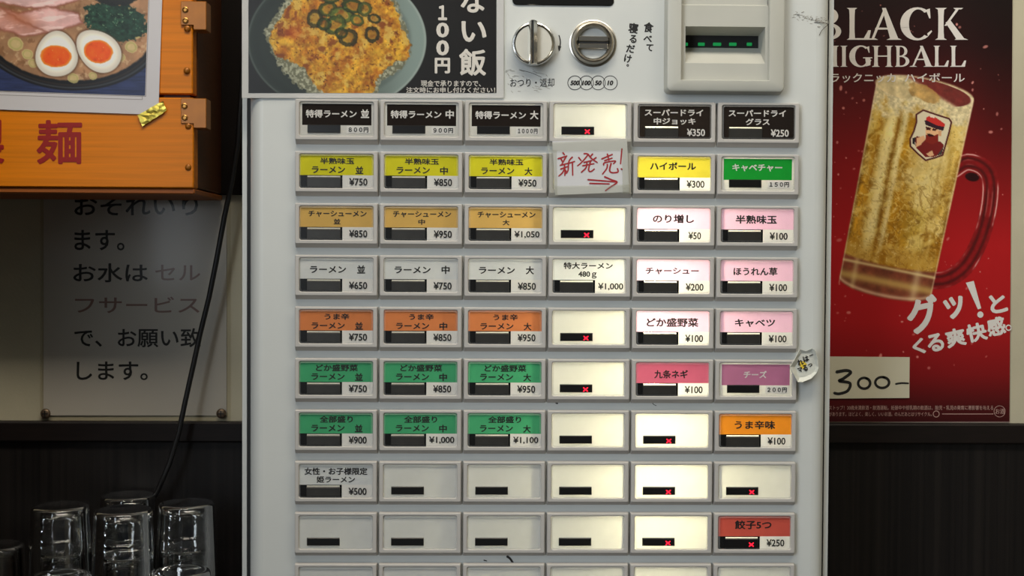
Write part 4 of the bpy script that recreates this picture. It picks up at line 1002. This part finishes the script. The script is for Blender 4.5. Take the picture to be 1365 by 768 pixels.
def paint_ramen(x, y):
    n1 = fbm(x, y, 22, 2); n2 = fbm(x, y, 7, 12); n3 = fbm(x, y, 3, 22, 3)
    g = .7 + .6 * fbm(x * .25, y * 3, 6, 41)
    C = np.stack([36 * g, 44 * g, 76 * g], -1)
    e = ell(x, y, 84, 22, 138, 102, 6)
    C = over(C, (18, 18, 20), sst(1.01, .99, e)); C = over(C, (74, 76, 84), np.exp(-((e - .965) / .012) ** 2) * .55)
    C = over(C, (60, 46, 38), np.exp(-((e - .93) / .010) ** 2) * .5)
    es = ell(x, y, 84, 18, 129, 96, 6) + (n2 - .5) * .03
    soup = np.array((136, 102, 74.))[None, None] * (.72 + .55 * n1)[..., None]
    soup = over(soup, (176, 150, 118), sst(.60, .72, n2) * .6); soup = over(soup, (98, 66, 42), sst(.60, .75, fbm(x, y, 10, 52)) * .6)
    C = over(C, soup, sst(.985, .955, es))
    # leek slices
    for cx, cy, r in ((18, 65, 11), (34, 78, 8), (172, 64, 9), (178, 46, 8), (42, 90, 7), (96, 108, 8), (122, 104, 6), (164, 18, 9), (158, 78, 7), (176, 30, 7)):
        qd = ell(x, y, cx, cy, r, r * .85, 20) + (n3 - .5) * .2
        C = over(C, (178, 164, 116), sst(1.05, .9, qd) * .75); C = over(C, (136, 134, 74), np.exp(-((qd - .72) / .12) ** 2) * .6)
    # roast pork
    for P, base in (([(-120, -100), (118, -100), (112, 0), (88, 8), (60, 16), (30, 16), (-20, 8), (-120, 0)], (196, 160, 160)), ([(-120, -10), (20, 24), (60, 14), (100, 22), (106, 34), (84, 42), (62, 50), (30, 46), (0, 44), (-120, 60)], (188, 148, 146)), ([(-120, 20), (-10, 14), (24, 34), (60, 48), (30, 54), (-10, 44), (-120, 70)], (176, 128, 118))):
        P = P + P[:1]; dd = np.where(inpoly(x, y, P), -dseg(x, y, P), dseg(x, y, P)) + (n2 - .5) * 4
        pc_ = np.array(base, float)[None, None] * (.80 + .38 * n1)[..., None]
        pc_ = over(pc_, (216, 190, 188), sst(.52, .66, fbm(x * .5 + y, y * 2, 12, 71)) * .6)
        cl = sst(1.02, .98, es); C = over(C, pc_, sst(1, -1, dd) * cl); C = over(C, (120, 70, 58), np.exp(-(dd / 1.8) ** 2) * .7 * cl)
    C = over(C, (150, 84, 52), np.exp(-(ell(x, y, 22, 30, 26, 9, 20)) ** 2) * .6)
    # greens and seaweed
    q = ell(x, y, 150, 30, 44, 25, 12) + (n2 - .5) * .5 + (n3 - .5) * .3
    gc = np.array((26, 50, 38.))[None, None] * (.35 + 1.3 * fbm(x, y * 1.4, 5, 81))[..., None]
    C = over(C, gc, sst(1.02, .92, q)); C = over(C, (120, 150, 112), sst(.70, .78, n3) * sst(1, .85, q) * .6)
    C = over(C, (22, 24, 24), sst(1.05, .95, ell(x, y, 148, -12, 34, 22, 0) + (n2 - .5) * .3) * .95)
    # eggs
    for cx, cy, rx, ry, ro, yx, yy_, yrx, yry in ((73, 76, 28, 30.5, 0, 72, 79.5, 20.5, 14.5), (128, 70, 33, 25, 38, 128.5, 71.5, 19, 15)):
        c, s_2 = math.cos(math.radians(ro)), math.sin(math.radians(ro))
        u = (x - cx) * c + (y - cy) * s_2; v = -(x - cx) * s_2 + (y - cy) * c
        if ro: w = ry * (1 + .14 * u / rx); qd = np.sqrt((u / rx) ** 2 + (v / w) ** 2)
        else: w = rx * (1 + .16 * v / ry); qd = np.sqrt((u / w) ** 2 + (v / ry) ** 2)
        C = over(C, (70, 46, 30), np.exp(-((qd - 1.02) / .06) ** 2) * .6)
        wh = np.array((214, 208, 196.))[None, None] * (1.03 - .20 * sst(.6, 1.0, qd))[..., None]
        C = over(C, wh, sst(1.02, .98, qd))
        qy = ell(x, y, yx, yy_, yrx, yry, ro * .2) + (n2 - .5) * .12
        C = over(C, (206, 110, 26), sst(1.06, .98, qy)); C = over(C, np.array((206, 74, 16.))[None, None] * (.82 + .4 * n2)[..., None], sst(.95, .82, qy))
        C = over(C, (240, 176, 96), sst(.74, .80, n3) * sst(.9, .7, qy) * .7)
    return C
printed('printed_picture', -104, -90, 192.5, 128, .9, paint_ramen, rmap(YR - .0008), M_print, 1.6, rf, 'printed photo of a ramen bowl')
fr_ = MB(); M_line = mat('photo_border_line', (140, 134, 136), .5)
for P in ([(-104, 129.2), (193.5, 129.2), (193.5, -90)], [(-104, 133.5), (189, 133.5)], [(189, 128.8), (189, 133.5)]):
    stroke(fr_, P, .7, rmap(YR - .0008), 0, 1.0) if len(P) == 2 else [stroke(fr_, P[i:i + 2], .7, rmap(YR - .0008), 0, 1.0) for i in range(2)]
fr_.build('border_line', M_line, rf)

# gold tape strip holding its corner
gt = MB(); M_gold = mat('gold_foil', (226, 204, 90), .3, metal=.7, bump=.3, bscale=160)
P = np.array([(183, 153.5), (217, 134.5), (222.5, 147.5), (190, 168.5)], float); nu, nv_ = 9, 4; rs = np.random.RandomState(5); vs = []
for j in range(nv_ + 1):
    for i in range(nu + 1):
        a, b = i / nu, j / nv_; pt = (P[0] * (1 - a) + P[1] * a) * (1 - b) + (P[3] * (1 - a) + P[2] * a) * b + rs.randn(2) * .25
        vs.append(at(pt[0], pt[1], YR - .0013 - rs.rand() * .0009))
gt.add(vs, [(j * (nu + 1) + i, j * (nu + 1) + i + 1, (j + 1) * (nu + 1) + i + 1, (j + 1) * (nu + 1) + i) for j in range(nv_) for i in range(nu)])
tag(gt.build('tape_strip', M_gold), 'crinkled gold tape strip on the lower right corner of the ramen photo', 'tape')

# ------------------------------------------------------------ self-service notice
YN = YW - .0005
no = thing('self_service_notice', at(180, 420, YN), 'grey white self-service water notice under clear plastic, screwed to the wall below the wooden box', 'notice')
M_npap = mat('notice_paper', (176, 172, 166), .6, gain=1.2, noise=.03, nscale=6)
sheet(58, 260.5, 302, 554, YN, .0008).build('notice_paper', M_npap, no)
nl = MB(); nf = on(YN - .0011)
put_text(nl, 'おそれいり', (99, 261, 264, 287.5), nf, 0, bold=.012); put_text(nl, 'ます。', (99, 306.5, 166, 334), nf, 0, bold=.012); put_text(nl, 'お水は', (97.5, 351, 197, 376.5), nf, 0, bold=.012)
put_text(nl, 'セル', (207, 353, 267, 374), nf, 1, bold=.008); put_text(nl, 'フサービス', (100, 395.5, 266, 417.5), nf, 1, bold=.008); put_text(nl, 'で、お願い致', (99, 437.5, 268, 463), nf, 0, bold=.012); put_text(nl, 'します。', (102, 482, 197, 507), nf, 0, bold=.012)
nl.build('notice_lettering', [M_ink, mat('faded_red_ink', (132, 104, 98), .6, gain=1.0)], no, label='black and faded red lettering')
sheet(53.5, 260, 307, 561.5, YN - .0014, .002).build('clear_cover', clear_mat('clear_acrylic', (.95, .94, .92), .12, .12), no, label='clear plastic cover')
M_scr = mat('rusty_screw', (110, 92, 74), .4, metal=.7, noise=.3, nscale=300)
for u, v in ((60.5, 551.5), (294.8, 551.5)):
    p = at(u, v, YN - .004); w = MB(); y0 = YN - .0034
    w.lathe_y(p[0], p[2], [(.0052, y0), (.005, y0 - .001), (.0038, y0 - .002), (.0012, y0 - .0024), (.0001, y0 - .0024)], 20)
    w.box(p[0] - .003, p[0] + .003, y0 - .0026, y0 - .0022, p[2] - .0005, p[2] + .0005, 1); w.box(p[0] - .0005, p[0] + .0005, y0 - .0026, y0 - .0022, p[2] - .003, p[2] + .003, 1)
    autosmooth(w.build('screw', [M_scr, M_gap], no), 40)

# power cable
cbp = [(330, -120), (327, 20), (322, 120), (317, 190), (309, 242), (299, 290), (288, 350), (279, 395), (268, 440), (257, 490), (247, 535), (238, 578), (226, 617), (212, 650), (203, 668), (190, 700), (180, 760)]
cy_ = [.19] * 10 + [.188, .186, .184, .186, .19, .195, .2]
cpts = [at(u, v, y) for (u, v), y in zip(cbp, cy_)]
MBc = MB(); MBc.tube(cpts, .0027, 10)
co_ = MBc.build('power_cable', mat('black_rubber', (17, 16, 16), .5), smooth=True); autosmooth(co_, 60)
tag(co_, 'black power cable hanging down the wall over the self-service notice', 'cable')

# ------------------------------------------------------------ counter and drinking glasses
ZT = ZB + .05750661 - .3775
M_ctop = mat('dark_counter_top', (44, 34, 28), .35, noise=.2, nscale=20)
ct = thing('counter', (-.47, .02, 0), 'dark wooden side counter under the upturned glasses, left of the ticket machine', 'counter')
MB().box(-.679, xc0 - .012, -.20, YW - .014, ZT - .03, ZT, 0, ch=.002).build('worktop', M_ctop, ct)
MB().box(-.675, xc0 - .03, -.17, YW - .016, .06, ZT - .03).build('cupboard_body', M_wain, ct)
MB().box(-.67, xc0 - .05, -.14, YW - .03, 0, .06).build('plinth', M_dark, ct)

M_glass = glass_mat('clear_glass')
GH = .095; OFF = .0437
def tumbler():
    mb = MB(); R0, R1, tw = .0268, .0308, .0012                     # upturned: foot at the top, rim at the bottom
    out = [(.0001, GH - .0012), (R0 - .007, GH - .0008), (R0 - .004, GH), (R0 - .0012, GH - .0008), (R0, GH - .003), (R0 + .0004, GH - .010), (R1 - .0004, .008), (R1, .0012), (R1 - .0006, 0)]
    inn = [(R1 - tw, 0.0004), (R1 - tw - .0004, .008), (R0 - tw, GH - .014), (R0 - tw - .0006, GH - .0098), (R0 - tw - .002, GH - .0086), (.0001, GH - .008)]
    mb.lathe_z(0, 0, out + inn, 56); return mb
g_me = tumbler().mesh('drinking_glass', [M_glass], (0, 0, 0))[0]
g_me.polygons.foreach_set('use_smooth', [True] * len(g_me.polygons))
# (picture x of the axis, depth, level, label)
GL = [(80.5, .128, 1, 'upturned clear glass on top of the left glass stack'), (164.5, .110, 1, 'upturned clear glass on top of the middle front glass stack'), (249, .142, 1, 'upturned clear glass on top of the right glass stack near the machine'), (171, .1805, 1, 'upturned clear glass half hidden behind the middle front stack'),
      (80.5, .128, 0, 'lower glass nested under the left glass stack'), (164.5, .110, 0, 'lower glass nested under the middle front glass stack'), (249, .142, 0, 'lower glass nested under the right glass stack near the machine'), (171, .1805, 0, 'lower glass of the stack behind the middle front one'),
      (240, .052, 0, 'single upturned glass at the bottom edge in front of the right stack'), (80, .036, 0, 'single upturned glass at the bottom edge in front of the left stack'), (-6, .150, 0, 'single upturned glass at the far left edge'), (283, .19, .3, '')]
def glass_copy(src, first):
    return src if first else src.copy()
base_g = bpy.data.objects.new('drinking_glass', g_me)
k = 0
for gxp, gy, lv, lab in GL:
    if not lab: continue
    o = base_g if k == 0 else base_g.copy(); COL.objects.link(o); k += 1
    o.location = (at(gxp, 700, gy)[0], gy, ZT + .0002 + OFF * lv)
    tag(o, lab, 'glass', 'upturned drinking glasses on the counter')
